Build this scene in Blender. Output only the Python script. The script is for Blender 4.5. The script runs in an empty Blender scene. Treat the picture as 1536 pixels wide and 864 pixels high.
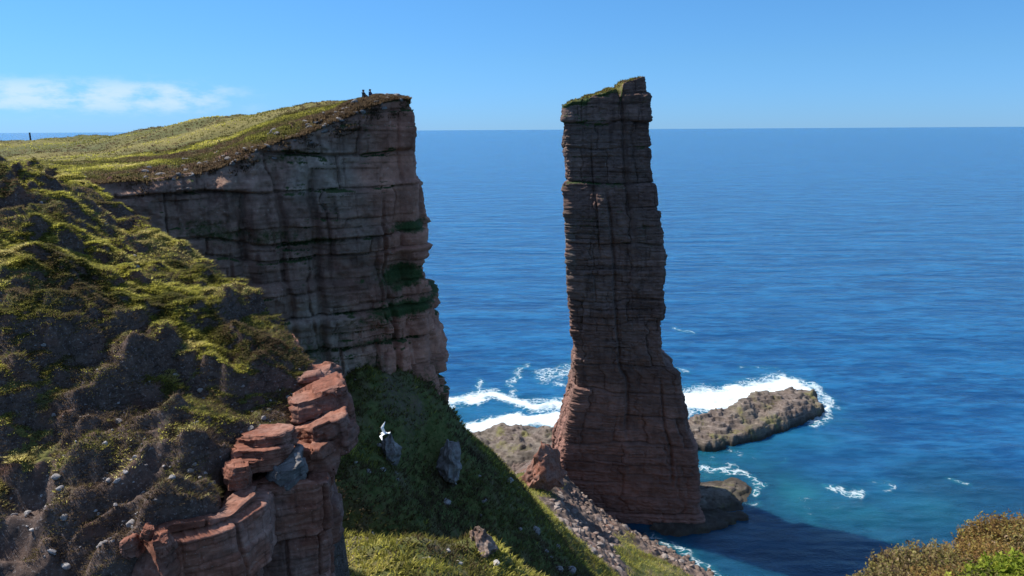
import bpy, bmesh, math, random
import numpy as np
from mathutils import Vector, Matrix

rng = np.random.default_rng(7)
random.seed(7)
SC = bpy.context.scene
COL = SC.collection

# ------------------------------------------------------------------ camera
CAM_Z = 124.0
F_PX, CX, CY = 1109.0, 768.0, 432.0
PITCH, ROLL = math.radians(12.15), 0.0062
_F = np.array([0, math.cos(PITCH), -math.sin(PITCH)])
_r = np.array([1.0, 0, 0]); _u = np.array([0, math.sin(PITCH), math.cos(PITCH)])
_R = math.cos(ROLL) * _r - math.sin(ROLL) * _u
_U = math.sin(ROLL) * _r + math.cos(ROLL) * _u
CAM = np.array([0, 0, CAM_Z])

def ray(px, py):
    return _F + (px - CX) / F_PX * _R + (CY - py) / F_PX * _U

def P(px, py, Y):
    d = ray(px, py); return CAM + d * (Y / d[1])

def PZ(px, py, z=0.0):
    d = ray(px, py); return CAM + d * ((z - CAM_Z) / d[2])

cam_d = bpy.data.cameras.new('camera'); cam = bpy.data.objects.new('camera', cam_d); COL.objects.link(cam)
cam_d.sensor_width = 36.0; cam_d.lens = 36.0 * F_PX / 1536.0
cam_d.clip_start = 0.1; cam_d.clip_end = 200000.0
M = Matrix(((_R[0], _U[0], -_F[0], 0), (_R[1], _U[1], -_F[1], 0), (_R[2], _U[2], -_F[2], CAM_Z), (0, 0, 0, 1)))
cam.matrix_world = M
SC.camera = cam

# ------------------------------------------------------------------ noise
def _hash(ix, iy, iz, seed):
    h = (ix.astype(np.uint32) * np.uint32(374761393) + iy.astype(np.uint32) * np.uint32(668265263)
         + iz.astype(np.uint32) * np.uint32(2147483647) + np.uint32((seed * 1274126177) & 0xffffffff))
    h = (h ^ (h >> np.uint32(13))) * np.uint32(1274126177)
    h = h ^ (h >> np.uint32(16))
    h = h * np.uint32(2246822519); h = h ^ (h >> np.uint32(15))
    return h.astype(np.float64) / 4294967295.0

def vnoise(x, y, z, seed=0):
    ix = np.floor(x).astype(np.int64); iy = np.floor(y).astype(np.int64); iz = np.floor(z).astype(np.int64)
    fx = x - ix; fy = y - iy; fz = z - iz
    s = lambda t: t * t * t * (t * (t * 6 - 15) + 10)
    fx, fy, fz = s(fx), s(fy), s(fz)
    out = 0
    for dx in (0, 1):
        wx = fx if dx else 1 - fx
        for dy in (0, 1):
            wy = fy if dy else 1 - fy
            for dz in (0, 1):
                wz = fz if dz else 1 - fz
                out = out + wx * wy * wz * _hash(ix + dx, iy + dy, iz + dz, seed)
    return out * 2 - 1

def fbm(x, y, z, scale, octv=4, seed=0, gain=0.5):
    x = np.asarray(x, float); y = np.asarray(y, float); z = np.asarray(z, float) + np.zeros_like(x)
    a, t, tot = 1.0, 0, 0
    k = 1.0 / scale
    for o in range(octv):
        t = t + a * vnoise(x * k + 17.3 * o, y * k - 9.1 * o, z * k + 3.7 * o, seed + o * 31)
        tot += a; a *= gain; k *= 2.03
    return t / tot * 1.6

def sstep(a, b, x):
    t = np.clip((x - a) / (b - a), 0, 1); return t * t * (3 - 2 * t)

def strata(S, Z, seed, thick=(0.6, 2.4), width=(1.5, 5), amp_l=0.35, amp_b=0.25, crack=0.2, cw=0.1, wob=0.3, tone=False):
    """outward offset of a wall of bedded, jointed rock at arc length S, height Z"""
    r = np.random.default_rng(seed)
    Zw = Z + wob * vnoise(S / 9.0, Z / 14.0, Z * 0 + seed, seed)
    z0 = Zw.min() - 8
    th = r.uniform(*thick, size=int((Zw.max() - z0) / thick[0]) + 12)
    th *= np.where(r.random(len(th)) < 0.3, 0.45, 1.0)
    b = z0 + np.concatenate([[0], np.cumsum(th)])
    i = np.clip(np.searchsorted(b, Zw.ravel()).reshape(Zw.shape) - 1, 0, len(th) - 1)
    lo, hi = b[i], b[i + 1]
    L = r.normal(0, amp_l, len(b)); W = r.uniform(*width, size=len(b)); ph = r.random(len(b))
    sj = S / W[i] + ph[i] + 0.08 * vnoise(S / 2.0, Z / 2.0, Z * 0, seed + 5)
    j = np.floor(sj); fr = sj - j
    B = (_hash(j.astype(np.int64), i.astype(np.int64), np.zeros_like(i), seed + 9) - 0.5) * 2 * amp_b
    tilt = (_hash(j.astype(np.int64), i.astype(np.int64), np.ones_like(i), seed + 3) - 0.5) * 0.8 * amp_b * (fr - 0.5)
    dz = np.minimum(Zw - lo, hi - Zw); ds = np.minimum(fr, 1 - fr) * W[i]
    c = np.exp(-(dz / cw) ** 2) + 0.8 * np.exp(-(ds / cw) ** 2)
    res = L[i] + B + tilt - crack * np.minimum(c, 1.2)
    if tone:
        tn = (_hash(j.astype(np.int64), i.astype(np.int64), np.full_like(i, 2), seed + 4) - 0.5) * 1.3 + (_hash(i.astype(np.int64), 0 * i.astype(np.int64), np.full_like(i, 3), seed + 6) - 0.5) * 0.9
        return res, tn
    return res

def rbf(pts, c=1.0, smooth=0.0):
    p = np.array(pts, float); n = len(p)
    d = np.sqrt(((p[:, None, :2] - p[None, :, :2]) ** 2).sum(-1) + c * c)
    A = np.zeros((n + 3, n + 3)); A[:n, :n] = d - smooth * np.eye(n)
    A[:n, n] = 1; A[:n, n + 1:] = p[:, :2]; A[n, :n] = 1; A[n + 1:, :n] = p[:, :2].T
    w = np.linalg.solve(A, np.concatenate([p[:, 2], [0, 0, 0]]))
    def f(x, y):
        o = w[n] + w[n + 1] * x + w[n + 2] * y
        for k in range(n):
            o = o + w[k] * np.sqrt((x - p[k, 0]) ** 2 + (y - p[k, 1]) ** 2 + c * c)
        return o
    return f

def poly_sd(x, y, poly):
    """distance to a polyline and the side (positive: to its left)"""
    best = np.full(x.shape, 1e9); side = np.zeros(x.shape); tt = np.zeros(x.shape); L = 0.0
    for (ax, ay), (bx, by) in zip(poly[:-1], poly[1:]):
        vx, vy = bx - ax, by - ay; l2 = vx * vx + vy * vy
        t = np.clip(((x - ax) * vx + (y - ay) * vy) / l2, 0, 1)
        dx, dy = x - ax - t * vx, y - ay - t * vy
        d = np.hypot(dx, dy); cr = vx * (y - ay) - vy * (x - ax)
        m = d < best - 1e-9
        best = np.where(m, d, best); side = np.where(m, np.sign(cr), side); tt = np.where(m, L + t * math.sqrt(l2), tt)
        L += math.sqrt(l2)
    return best, side, tt

# ------------------------------------------------------------------ mesh helpers
def mesh_np(name, V, quads, attrs=None, smooth=True, tris=False):
    me = bpy.data.meshes.new(name)
    V = np.ascontiguousarray(V, np.float32); quads = np.ascontiguousarray(quads, np.int32)
    k = 3 if tris else 4
    me.vertices.add(len(V)); me.vertices.foreach_set('co', V.ravel())
    me.loops.add(quads.size); me.loops.foreach_set('vertex_index', quads.ravel())
    me.polygons.add(len(quads)); me.polygons.foreach_set('loop_start', np.arange(0, quads.size, k, dtype=np.int32))
    if smooth:
        me.polygons.foreach_set('use_smooth', np.ones(len(quads), bool))
    me.update(calc_edges=True)
    for n, a in (attrs or {}).items():
        at = me.attributes.new(n, 'FLOAT', 'POINT'); at.data.foreach_set('value', np.ascontiguousarray(a, np.float32).ravel())
    return me

def grid_quads(nr, nc, wrap=False):
    r = np.arange(nr - 1)[:, None]; c = np.arange(nc if wrap else nc - 1)[None, :]
    c2 = (c + 1) % nc
    return np.stack([r * nc + c, r * nc + c2, (r + 1) * nc + c2, (r + 1) * nc + c], -1).reshape(-1, 4)

def link(name, me, mat=None, parent=None, loc=None):
    o = bpy.data.objects.new(name, me); COL.objects.link(o)
    if mat is not None and me is not None:
        me.materials.append(mat)
    if parent is not None:
        o.parent = parent
    if loc is not None:
        o.location = loc
    return o

def tag(o, label=None, cat=None, group=None, kind=None):
    if label: o['label'] = label
    if cat: o['category'] = cat
    if group: o['group'] = group
    if kind: o['kind'] = kind
    return o

def normals_grid(V, nr, nc):
    G = V.reshape(nr, nc, 3)
    a = np.gradient(G, axis=1); b = np.gradient(G, axis=0)
    n = np.cross(a, b); n /= np.linalg.norm(n, axis=-1, keepdims=True) + 1e-9
    return n

# ------------------------------------------------------------------ materials
class NT:
    def __init__(s, name):
        s.m = bpy.data.materials.new(name); s.m.use_nodes = True
        s.t = s.m.node_tree; s.t.nodes.clear()
        s.out = s.t.nodes.new('ShaderNodeOutputMaterial')
    def n(s, typ, ins=None, **kw):
        nd = s.t.nodes.new(typ)
        for k, v in kw.items(): setattr(nd, k, v)
        for k, v in (ins or {}).items():
            if hasattr(v, 'node'): s.t.links.new(v, nd.inputs[k])
            else: nd.inputs[k].default_value = v
        return nd
    def pos(s):
        if not hasattr(s, '_p'): s._p = s.n('ShaderNodeNewGeometry').outputs['Position']
        return s._p
    def map(s, scale=(1, 1, 1), loc=(0, 0, 0), vec=None):
        return s.n('ShaderNodeMapping', {'Vector': vec or s.pos(), 'Scale': scale, 'Location': loc}).outputs[0]
    def noise(s, scale, detail=4, rough=0.55, vec=None, dist=0.0):
        return s.n('ShaderNodeTexNoise', {'Vector': vec or s.pos(), 'Scale': scale, 'Detail': detail, 'Roughness': rough, 'Distortion': dist}).outputs['Fac']
    def math(s, op, a, b=0.0, c=0.0, clamp=False):
        nd = s.n('ShaderNodeMath', {0: a, 1: b, 2: c}, operation=op, use_clamp=clamp); return nd.outputs[0]
    def step(s, a, b, x):
        return s.n('ShaderNodeMapRange', {'Value': x, 'From Min': a, 'From Max': b}, interpolation_type='SMOOTHSTEP').outputs[0]
    def mix(s, f, a, b, blend='MIX'):
        nd = s.n('ShaderNodeMix', data_type='RGBA', blend_type=blend)
        for i, v in ((0, f), (6, a), (7, b)):
            if hasattr(v, 'node'): s.t.links.new(v, nd.inputs[i])
            elif i == 0: nd.inputs[i].default_value = v
            else: nd.inputs[i].default_value = (*v, 1)
        return nd.outputs[2]
    def attr(s, name):
        return s.n('ShaderNodeAttribute', attribute_name=name).outputs['Fac']
    def ramp(s, f, stops):
        nd = s.n('ShaderNodeValToRGB', {'Fac': f}); r = nd.color_ramp
        while len(r.elements) > 1: r.elements.remove(r.elements[-1])
        for i, (p, c) in enumerate(stops):
            e = r.elements[0] if i == 0 else r.elements.new(p)
            e.position = p; e.color = (*c, 1)
        return nd.outputs['Color']
    def bump(s, h, strength=0.5, dist=0.1, normal=None):
        ins = {'Height': h, 'Strength': strength, 'Distance': dist}
        if normal is not None: ins['Normal'] = normal
        return s.n('ShaderNodeBump', ins).outputs[0]
    def principled(s, color, rough=0.9, normal=None, spec=0.3, **kw):
        ins = {'Base Color': color if hasattr(color, 'node') else (*color, 1), 'Roughness': rough, 'Specular IOR Level': spec}
        if normal is not None: ins['Normal'] = normal
        ins.update(kw)
        b = s.n('ShaderNodeBsdfPrincipled', ins)
        return b.outputs[0]
    def end(s, sh):
        s.t.links.new(sh, s.out.inputs['Surface']); return s.m

def rock_mat(name, c1, c2, c3, grey=(0.2, 0.18, 0.16), greyamt=0.5, bed=1.2, green=(0.035, 0.055, 0.018), fine=1.0, bs=0.6, wet=False):
    t = NT(name)
    big = t.noise(0.09 * fine, 5, 0.6); med = t.noise(0.6 * fine, 6, 0.65)
    wv = t.map((0.12 * fine, 0.12 * fine, bed))
    beds = t.noise(1.0, 5, 0.7, vec=wv)
    col = t.ramp(beds, [(0.3, c1), (0.5, c2), (0.68, c3)])
    col = t.mix(t.math('ADD', t.math('MULTIPLY', t.step(0.42, 0.62, big), greyamt), t.attr('grey'), clamp=True), col, grey)
    streak = t.noise(1.0, 4, 0.6, vec=t.map((0.9 * fine, 0.9 * fine, 0.07)))
    col = t.mix(t.math('MULTIPLY', t.step(0.52, 0.7, streak), 0.55), col, tuple(0.45 * x for x in c1))
    col = t.mix(t.attr('red'), col, t.mix(beds, tuple(1.25 * x for x in c2), (c3[0] * 1.7, c3[1] * 1.25, c3[2] * 1.15)))
    lich = t.step(0.6, 0.68, t.noise(2.6 * fine, 5, 0.7))
    col = t.mix(t.math('MULTIPLY', lich, 0.45), col, tuple(min(1, 1.5 * x + 0.04) for x in grey))
    hv = t.n('ShaderNodeHueSaturation', {'Value': t.n('ShaderNodeMapRange', {'Value': med, 'From Min': 0.25, 'From Max': 0.75, 'To Min': 0.6, 'To Max': 1.4}).outputs[0], 'Color': t.n('ShaderNodeHueSaturation', {'Color': col, 'Value': t.math('MULTIPLY_ADD', t.attr('tone'), 0.42, 1.0)}).outputs[0]}).outputs[0]
    v = t.attr('veg')
    vm = t.step(0.35, 0.65, t.math('ADD', v, t.math('MULTIPLY', t.math('SUBTRACT', t.noise(1.7 * fine, 5, 0.7), 0.5), 0.9)))
    gc = t.mix(t.noise(2.0 * fine, 4), tuple(0.6 * x for x in green), tuple(1.7 * x for x in green))
    gc = t.mix(t.step(0.5, 0.7, t.noise(0.5 * fine, 4)), gc, (0.085, 0.072, 0.03))
    dry = t.attr('dry')
    gc = t.mix(dry, gc, t.mix(t.noise(1.1 * fine, 4), (0.14, 0.11, 0.03), (0.24, 0.2, 0.06)))
    c = t.mix(vm, hv, gc)
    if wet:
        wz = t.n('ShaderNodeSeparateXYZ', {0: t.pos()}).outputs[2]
        wet_shade = t.step(3.0, 0.8, t.math('ADD', wz, t.math('MULTIPLY', t.math('SUBTRACT', big, 0.5), 5.0)))  # wet tide line, raised higher to paint shade into the lower rock faces too
        c = t.mix(t.math('MULTIPLY', wet_shade, 0.85), c, t.mix(med, (0.018, 0.016, 0.014), (0.05, 0.042, 0.03)))
    h = t.math('ADD', t.math('MULTIPLY', med, 0.5), t.math('MULTIPLY', beds, 0.6))
    h = t.math('ADD', h, t.math('MULTIPLY', t.noise(5 * fine, 5, 0.7), 0.35))
    return t.end(t.principled(c, 0.92, t.bump(h, bs, 0.35 / fine), 0.2))

def foliage_mat(name, stops, trans=0.35, rough=0.7):
    t = NT(name)
    c = t.ramp(t.attr('col'), stops)
    c = t.n('ShaderNodeHueSaturation', {'Color': c, 'Value': t.n('ShaderNodeMapRange', {'Value': t.noise(0.9, 4), 'From Min': 0.3, 'From Max': 0.7, 'To Min': 0.75, 'To Max': 1.25}).outputs[0]}).outputs[0]
    d = t.principled(c, rough, None, 0.15)
    tr = t.n('ShaderNodeBsdfTranslucent', {'Color': c}).outputs[0]
    mx = t.n('ShaderNodeMixShader', {0: trans, 1: d, 2: tr})
    return t.end(mx.outputs[0])

def plain_mat(name, c, rough=0.8, var=0.25, sc=30.0, spec=0.3):
    t = NT(name)
    k = t.mix(t.noise(sc, 3), tuple(x * (1 - var) for x in c), tuple(min(1, x * (1 + var)) for x in c))
    return t.end(t.principled(k, rough, None, spec))

MT = {}
MT['stack'] = rock_mat('stack_sandstone', (0.075, 0.046, 0.038), (0.13, 0.078, 0.063), (0.19, 0.115, 0.09), grey=(0.15, 0.118, 0.10), greyamt=0.35, bed=1.6, fine=0.6)
MT['cliff'] = rock_mat('cliff_sandstone', (0.16, 0.072, 0.05), (0.24, 0.115, 0.08), (0.32, 0.18, 0.125), grey=(0.30, 0.235, 0.18), greyamt=0.5, bed=1.1, fine=1.0, bs=0.9)
MT['red'] = rock_mat('red_sandstone', (0.14, 0.052, 0.034), (0.21, 0.083, 0.053), (0.28, 0.14, 0.10), grey=(0.26, 0.2, 0.175), greyamt=0.35, bed=4.0, fine=4.0, bs=0.5)
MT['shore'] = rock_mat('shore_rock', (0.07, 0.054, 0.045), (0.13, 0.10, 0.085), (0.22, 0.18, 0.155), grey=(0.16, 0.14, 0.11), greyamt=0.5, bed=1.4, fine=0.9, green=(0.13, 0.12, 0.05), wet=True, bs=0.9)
MT['grey'] = rock_mat('grey_stone', (0.17, 0.15, 0.14), (0.25, 0.22, 0.21), (0.34, 0.31, 0.29), grey=(0.38, 0.36, 0.34), greyamt=0.6, bed=3.0, fine=5.0)
MT['pale'] = rock_mat('pale_stone', (0.3, 0.26, 0.23), (0.4, 0.36, 0.32), (0.5, 0.46, 0.42), grey=(0.55, 0.53, 0.5), greyamt=0.5, bed=3.0, fine=4.0)
MT['darkgrey'] = rock_mat('dark_crag', (0.11, 0.095, 0.09), (0.17, 0.15, 0.14), (0.26, 0.24, 0.225), grey=(0.28, 0.26, 0.25), greyamt=0.4, bed=2.0, fine=3.0)
MT['scree'] = rock_mat('scree_rock', (0.13, 0.075, 0.06), (0.2, 0.14, 0.115), (0.28, 0.22, 0.19), grey=(0.3, 0.27, 0.25), greyamt=0.6, bed=2.0, fine=1.2)

def ground_mat(name, soil, soil2, g1, g2, dry, fine=1.0):
    t = NT(name)
    a = t.noise(0.8 * fine, 6, 0.7); b = t.noise(4 * fine, 6, 0.75)
    s = t.mix(t.step(0.35, 0.65, a), soil, soil2)
    s = t.mix(t.math('MULTIPLY', t.step(0.54, 0.66, b), 0.75), s, (0.30, 0.26, 0.24))
    s = t.mix(t.step(0.55, 0.75, t.noise(0.25 * fine, 4)), s, (0.17, 0.085, 0.06))
    g = t.mix(t.step(0.35, 0.65, t.noise(1.3 * fine, 5, 0.7)), g1, g2)
    g = t.mix(t.step(0.48, 0.66, t.noise(0.28 * fine, 5, 0.65)), g, dry)
    vm = t.step(0.3, 0.6, t.math('ADD', t.attr('veg'), t.math('MULTIPLY', t.math('SUBTRACT', b, 0.5), 0.8)))
    c = t.mix(vm, s, g)
    h = t.math('ADD', a, t.math('MULTIPLY', b, 0.6))
    return t.end(t.principled(c, 0.95, t.bump(h, 0.7, 0.25 / fine), 0.15))

MT['hill'] = ground_mat('heath_ground', (0.06, 0.042, 0.036), (0.13, 0.088, 0.07), (0.08, 0.085, 0.025), (0.16, 0.15, 0.045), (0.11, 0.08, 0.045), 2.2)
MT['plateau'] = ground_mat('plateau_turf', (0.07, 0.055, 0.04), (0.12, 0.09, 0.07), (0.11, 0.11, 0.035), (0.2, 0.175, 0.055), (0.13, 0.10, 0.05), 0.7)
MT['talus'] = ground_mat('talus_ground', (0.09, 0.065, 0.055), (0.17, 0.125, 0.105), (0.055, 0.075, 0.02), (0.13, 0.135, 0.045), (0.12, 0.10, 0.05), 0.9)

# ------------------------------------------------------------------ sea
def foam_strokes():
    """(pixel polyline, half width px, strength): white water on the sea surface"""
    return [
        ([(664, 603), (700, 601), (735, 594), (765, 600), (800, 610), (850, 608)], 9, 1.3),
        ([(800, 603), (850, 602)], 9, 0.8),
        ([(675, 650), (720, 640), (780, 633), (850, 628)], 11, 1.8),
        ([(720, 568), (724, 590)], 4, 0.8), ([(762, 575), (776, 562), (790, 553)], 5, 0.8), ([(765, 585), (775, 594)], 5, 0.8),
        ([(812, 567), (840, 560), (868, 550)], 10, 0.85), ([(830, 574), (865, 580)], 5, 0.7),
        ([(1015, 604), (1060, 601), (1110, 598), (1150, 590), (1190, 580)], 17, 2.0),
        ([(1190, 580), (1222, 578), (1236, 596), (1236, 618), (1215, 630)], 7, 1.1),
        ([(1232, 605), (1255, 612)], 6, 0.55), ([(1225, 628), (1260, 632), (1290, 640)], 5, 0.35),
        ([(1045, 668), (1080, 668), (1095, 676), (1110, 684)], 6, 0.55), ([(1050, 692), (1066, 690)], 8, 0.5),
        ([(1110, 684), (1180, 690)], 3, 0.4),
        ([(1055, 706), (1110, 708), (1132, 722), (1128, 738)], 6, 0.95), ([(1100, 757), (1140, 758)], 5, 0.55),
        ([(1244, 734), (1265, 737), (1292, 735)], 5, 1.05), ([(1325, 727), (1338, 734)], 6, 0.55), ([(1425, 717), (1445, 719)], 3, 0.8),
        ([(1208, 745), (1220, 762)], 8, 0.4), ([(1250, 770), (1275, 768)], 6, 0.3),
        ([(1010, 494), (1035, 497)], 2.5, 0.7), ([(815, 301), (832, 302)], 1.2, 0.7),
        ([(1110, 550), (1165, 552)], 2.5, 0.5), ([(1000, 552), (1022, 556)], 5, 0.6),
        ([(985, 800), (1030, 825), (1075, 862)], 9, 0.75), ([(1030, 820), (1060, 850)], 6, 0.6),
    ]

def teal_strokes():
    return [([(1060, 672), (1120, 690), (1070, 700)], 22, 1.0), ([(1205, 740), (1225, 765), (1280, 772)], 26, 0.95),
            ([(1330, 745), (1420, 770)], 26, 0.4), ([(1100, 680), (1200, 665), (1260, 640)], 24, 0.4),
            ([(690, 628), (850, 620)], 30, 0.5), ([(1030, 612), (1200, 590)], 25, 0.4), ([(1300, 770), (1400, 780)], 24, 0.25)]

def world_stroke(x, y, pts, w, k):
    W = [PZ(a, b)[:2] for a, b in pts]
    m = np.mean(W, axis=0); R = math.hypot(math.hypot(*m), CAM_Z)
    wx = w * R / F_PX * 1.5; wy = w * R / F_PX / (CAM_Z / R)
    best, _, _ = poly_sd(x / wx, y / wy, [(a / wx, b / wy) for a, b in W])
    return k * np.exp(-best ** 2)

def build_sea():
    ys = np.concatenate([np.arange(95, 520, 0.8), 520 * np.exp(np.linspace(0.003, math.log(90000 / 520), 150))])
    xs = np.tan(np.linspace(math.radians(-46), math.radians(46), 760))
    X = ys[:, None] * xs[None, :] * 1.0; Yg = np.repeat(ys[:, None], len(xs), 1)
    near = 1 - sstep(380, 520, Yg)
    Z = near * (0.28 * fbm(X * 0.35 + Yg * 0.1, Yg, 0 * X, 9, 3, 4) + 0.12 * fbm(X * 0.6, Yg, 0 * X, 3.0, 2, 5))
    foam = np.zeros_like(X); teal = np.zeros_like(X)
    sel = (Yg < 900) & (np.abs(X) < 400)
    xx, yy = X[sel], Yg[sel]
    wx = xx + 2.5 * fbm(xx, yy, 0 * xx, 9, 3, 21); wy = yy + 4 * fbm(xx, yy, 0 * xx, 9, 3, 22)
    f = np.zeros_like(xx); tl = np.zeros_like(xx)
    for pts, w, k in foam_strokes():
        f = np.maximum(f, world_stroke(wx, wy, pts, w, k))
    for pts, w, k in teal_strokes():
        tl = np.maximum(tl, world_stroke(wx, wy, pts, w, k))
    foam[sel] = f; teal[sel] = np.maximum(tl * 0.5 * (0.75 + 0.5 * fbm(xx, yy, 0 * xx, 14, 3, 23)), 0.6 * np.clip(f, 0, 1))
    Z += 0.5 * np.clip(foam, 0, 1) * (0.6 + 0.8 * fbm(X, Yg, 0 * X, 2.5, 2, 8)) * near
    V = np.stack([X, Yg, Z], -1).reshape(-1, 3)
    me = mesh_np('sea', V, grid_quads(len(ys), len(xs)), {'foam': foam, 'teal': teal, 'inshore': sstep(340, 230, np.hypot(X * 0.8, Yg) + 25 * fbm(X, Yg, 0 * X, 40, 3, 24))})
    t = NT('sea_water')
    far = t.n('ShaderNodeCameraData').outputs['View Distance'] if False else None
    n1 = t.noise(1.0, 3, 0.55, vec=t.map((0.022, 0.05, 0.05)))
    n2 = t.noise(1.0, 4, 0.6, vec=t.map((0.075, 0.19, 0.2)))
    n3 = t.noise(1.0, 3, 0.6, vec=t.map((0.35, 0.7, 0.7)))
    n0 = t.noise(1.0, 4, 0.6, vec=t.map((0.009, 0.032, 0.03)))
    n4 = t.noise(1.0, 3, 0.6, vec=t.map((0.9, 1.7, 1.7)))
    h = t.math('ADD', t.math('ADD', t.math('MULTIPLY', n0, 3.0), t.math('MULTIPLY', n4, 0.18)), t.math('MULTIPLY', n1, 2.2), t.math('ADD', t.math('MULTIPLY', n2, 1.9), t.math('MULTIPLY', n3, 0.55)))
    nrm = t.bump(h, 1.0, 1.5)
    patch = t.noise(1.0, 4, 0.6, vec=t.map((0.004, 0.011, 0.01)))
    deep = t.mix(t.step(0.35, 0.65, patch), (0.003, 0.042, 0.128), (0.005, 0.06, 0.166))
    deep = t.mix(t.step(0.44, 0.60, t.math('ADD', t.math('MULTIPLY', n2, 0.4), t.math('ADD', t.math('MULTIPLY', n1, 0.32), t.math('MULTIPLY', n0, 0.28)))), deep, (0.012, 0.108, 0.25))
    deep = t.mix(t.attr('inshore'), deep, t.mix(t.step(0.40, 0.62, n2), (0.003, 0.036, 0.078), (0.007, 0.054, 0.108)))
    c = t.mix(t.attr('teal'), deep, (0.016, 0.15, 0.19))
    fn = t.noise(1.0, 7, 0.72, vec=t.map((0.16, 0.24, 0.24)), dist=0.8)
    vor = t.n('ShaderNodeTexVoronoi', {'Vector': t.n('ShaderNodeVectorMath', {0: t.map((0.33, 0.42, 0.4)), 1: t.n('ShaderNodeVectorMath', {0: t.n('ShaderNodeTexNoise', {'Vector': t.pos(), 'Scale': 0.22, 'Detail': 3}).outputs['Color'], 'Scale': 2.2}, operation='SCALE').outputs[0]}, operation='ADD').outputs[0], 'Scale': 1.0}, feature='DISTANCE_TO_EDGE').outputs['Distance']
    lace = t.step(0.16, 0.0, vor)
    fa_ = t.math('ADD', t.math('MULTIPLY', t.attr('foam'), 0.74), t.math('MULTIPLY', t.math('SUBTRACT', fn, 0.5), 1.25))
    thick = t.step(0.62, 1.02, fa_)
    thin = t.math('MULTIPLY', t.step(0.30, 0.62, fa_), t.math('MULTIPLY', lace, 0.7))
    fo = t.math('MULTIPLY', t.math('MAXIMUM', thick, thin), 0.94)
    cap = t.math('MULTIPLY', t.step(0.735, 0.77, t.noise(1.0, 5, 0.62, vec=t.map((0.028, 0.085, 0.08)))), t.step(0.5, 0.62, n3))
    fo = t.math('MAXIMUM', fo, t.math('MULTIPLY', cap, 0.6))
    water = t.n('ShaderNodeBsdfPrincipled', {'Base Color': c, 'Roughness': 0.16, 'Normal': nrm, 'IOR': 1.33, 'Subsurface Weight': 0.85, 'Subsurface Radius': (1.5, 5.0, 8.0), 'Subsurface Scale': 1.0}, subsurface_method='BURLEY').outputs[0]
    white = t.principled(t.mix(t.noise(0.5, 4), (0.55, 0.64, 0.68), (0.80, 0.83, 0.83)), 0.8, t.bump(fn, 0.8, 1.0), 0.2)
    mx = t.n('ShaderNodeMixShader', {0: fo, 1: water, 2: white})
    t.end(mx.outputs[0])
    o = link('sea', me, t.m); tag(o, kind='structure')

build_sea()

# ------------------------------------------------------------------ sea stack
def interp_sil(pts, Y):
    q = sorted([(P(a, b, Y)[2], P(a, b, Y)[0]) for a, b in pts]); q = np.array(q)
    return lambda z: np.interp(z, q[:, 0], q[:, 1])

def rounded_box_unit(n, r):
    """unit square outline with rounded corners, by arc length: xy and outward normal"""
    P_, N_ = [], []
    for (cx, cy, a0) in ((1 - r, 1 - r, 0), (-1 + r, 1 - r, 90), (-1 + r, -1 + r, 180), (1 - r, -1 + r, 270)):
        for a in np.radians(np.linspace(a0, a0 + 90, 12)):
            P_.append((cx + r * math.cos(a), cy + r * math.sin(a))); N_.append((math.cos(a), math.sin(a)))
    P_.append(P_[0]); N_.append(N_[0]); P_ = np.array(P_); N_ = np.array(N_)
    L = np.concatenate([[0], np.cumsum(np.hypot(*np.diff(P_, axis=0).T))])
    s = np.linspace(0, L[-1], n, endpoint=False)
    U = np.stack([np.interp(s, L, P_[:, k]) for k in (0, 1)], -1); NN = np.stack([np.interp(s, L, N_[:, k]) for k in (0, 1)], -1)
    return U, NN / np.linalg.norm(NN, axis=1, keepdims=True)

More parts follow.
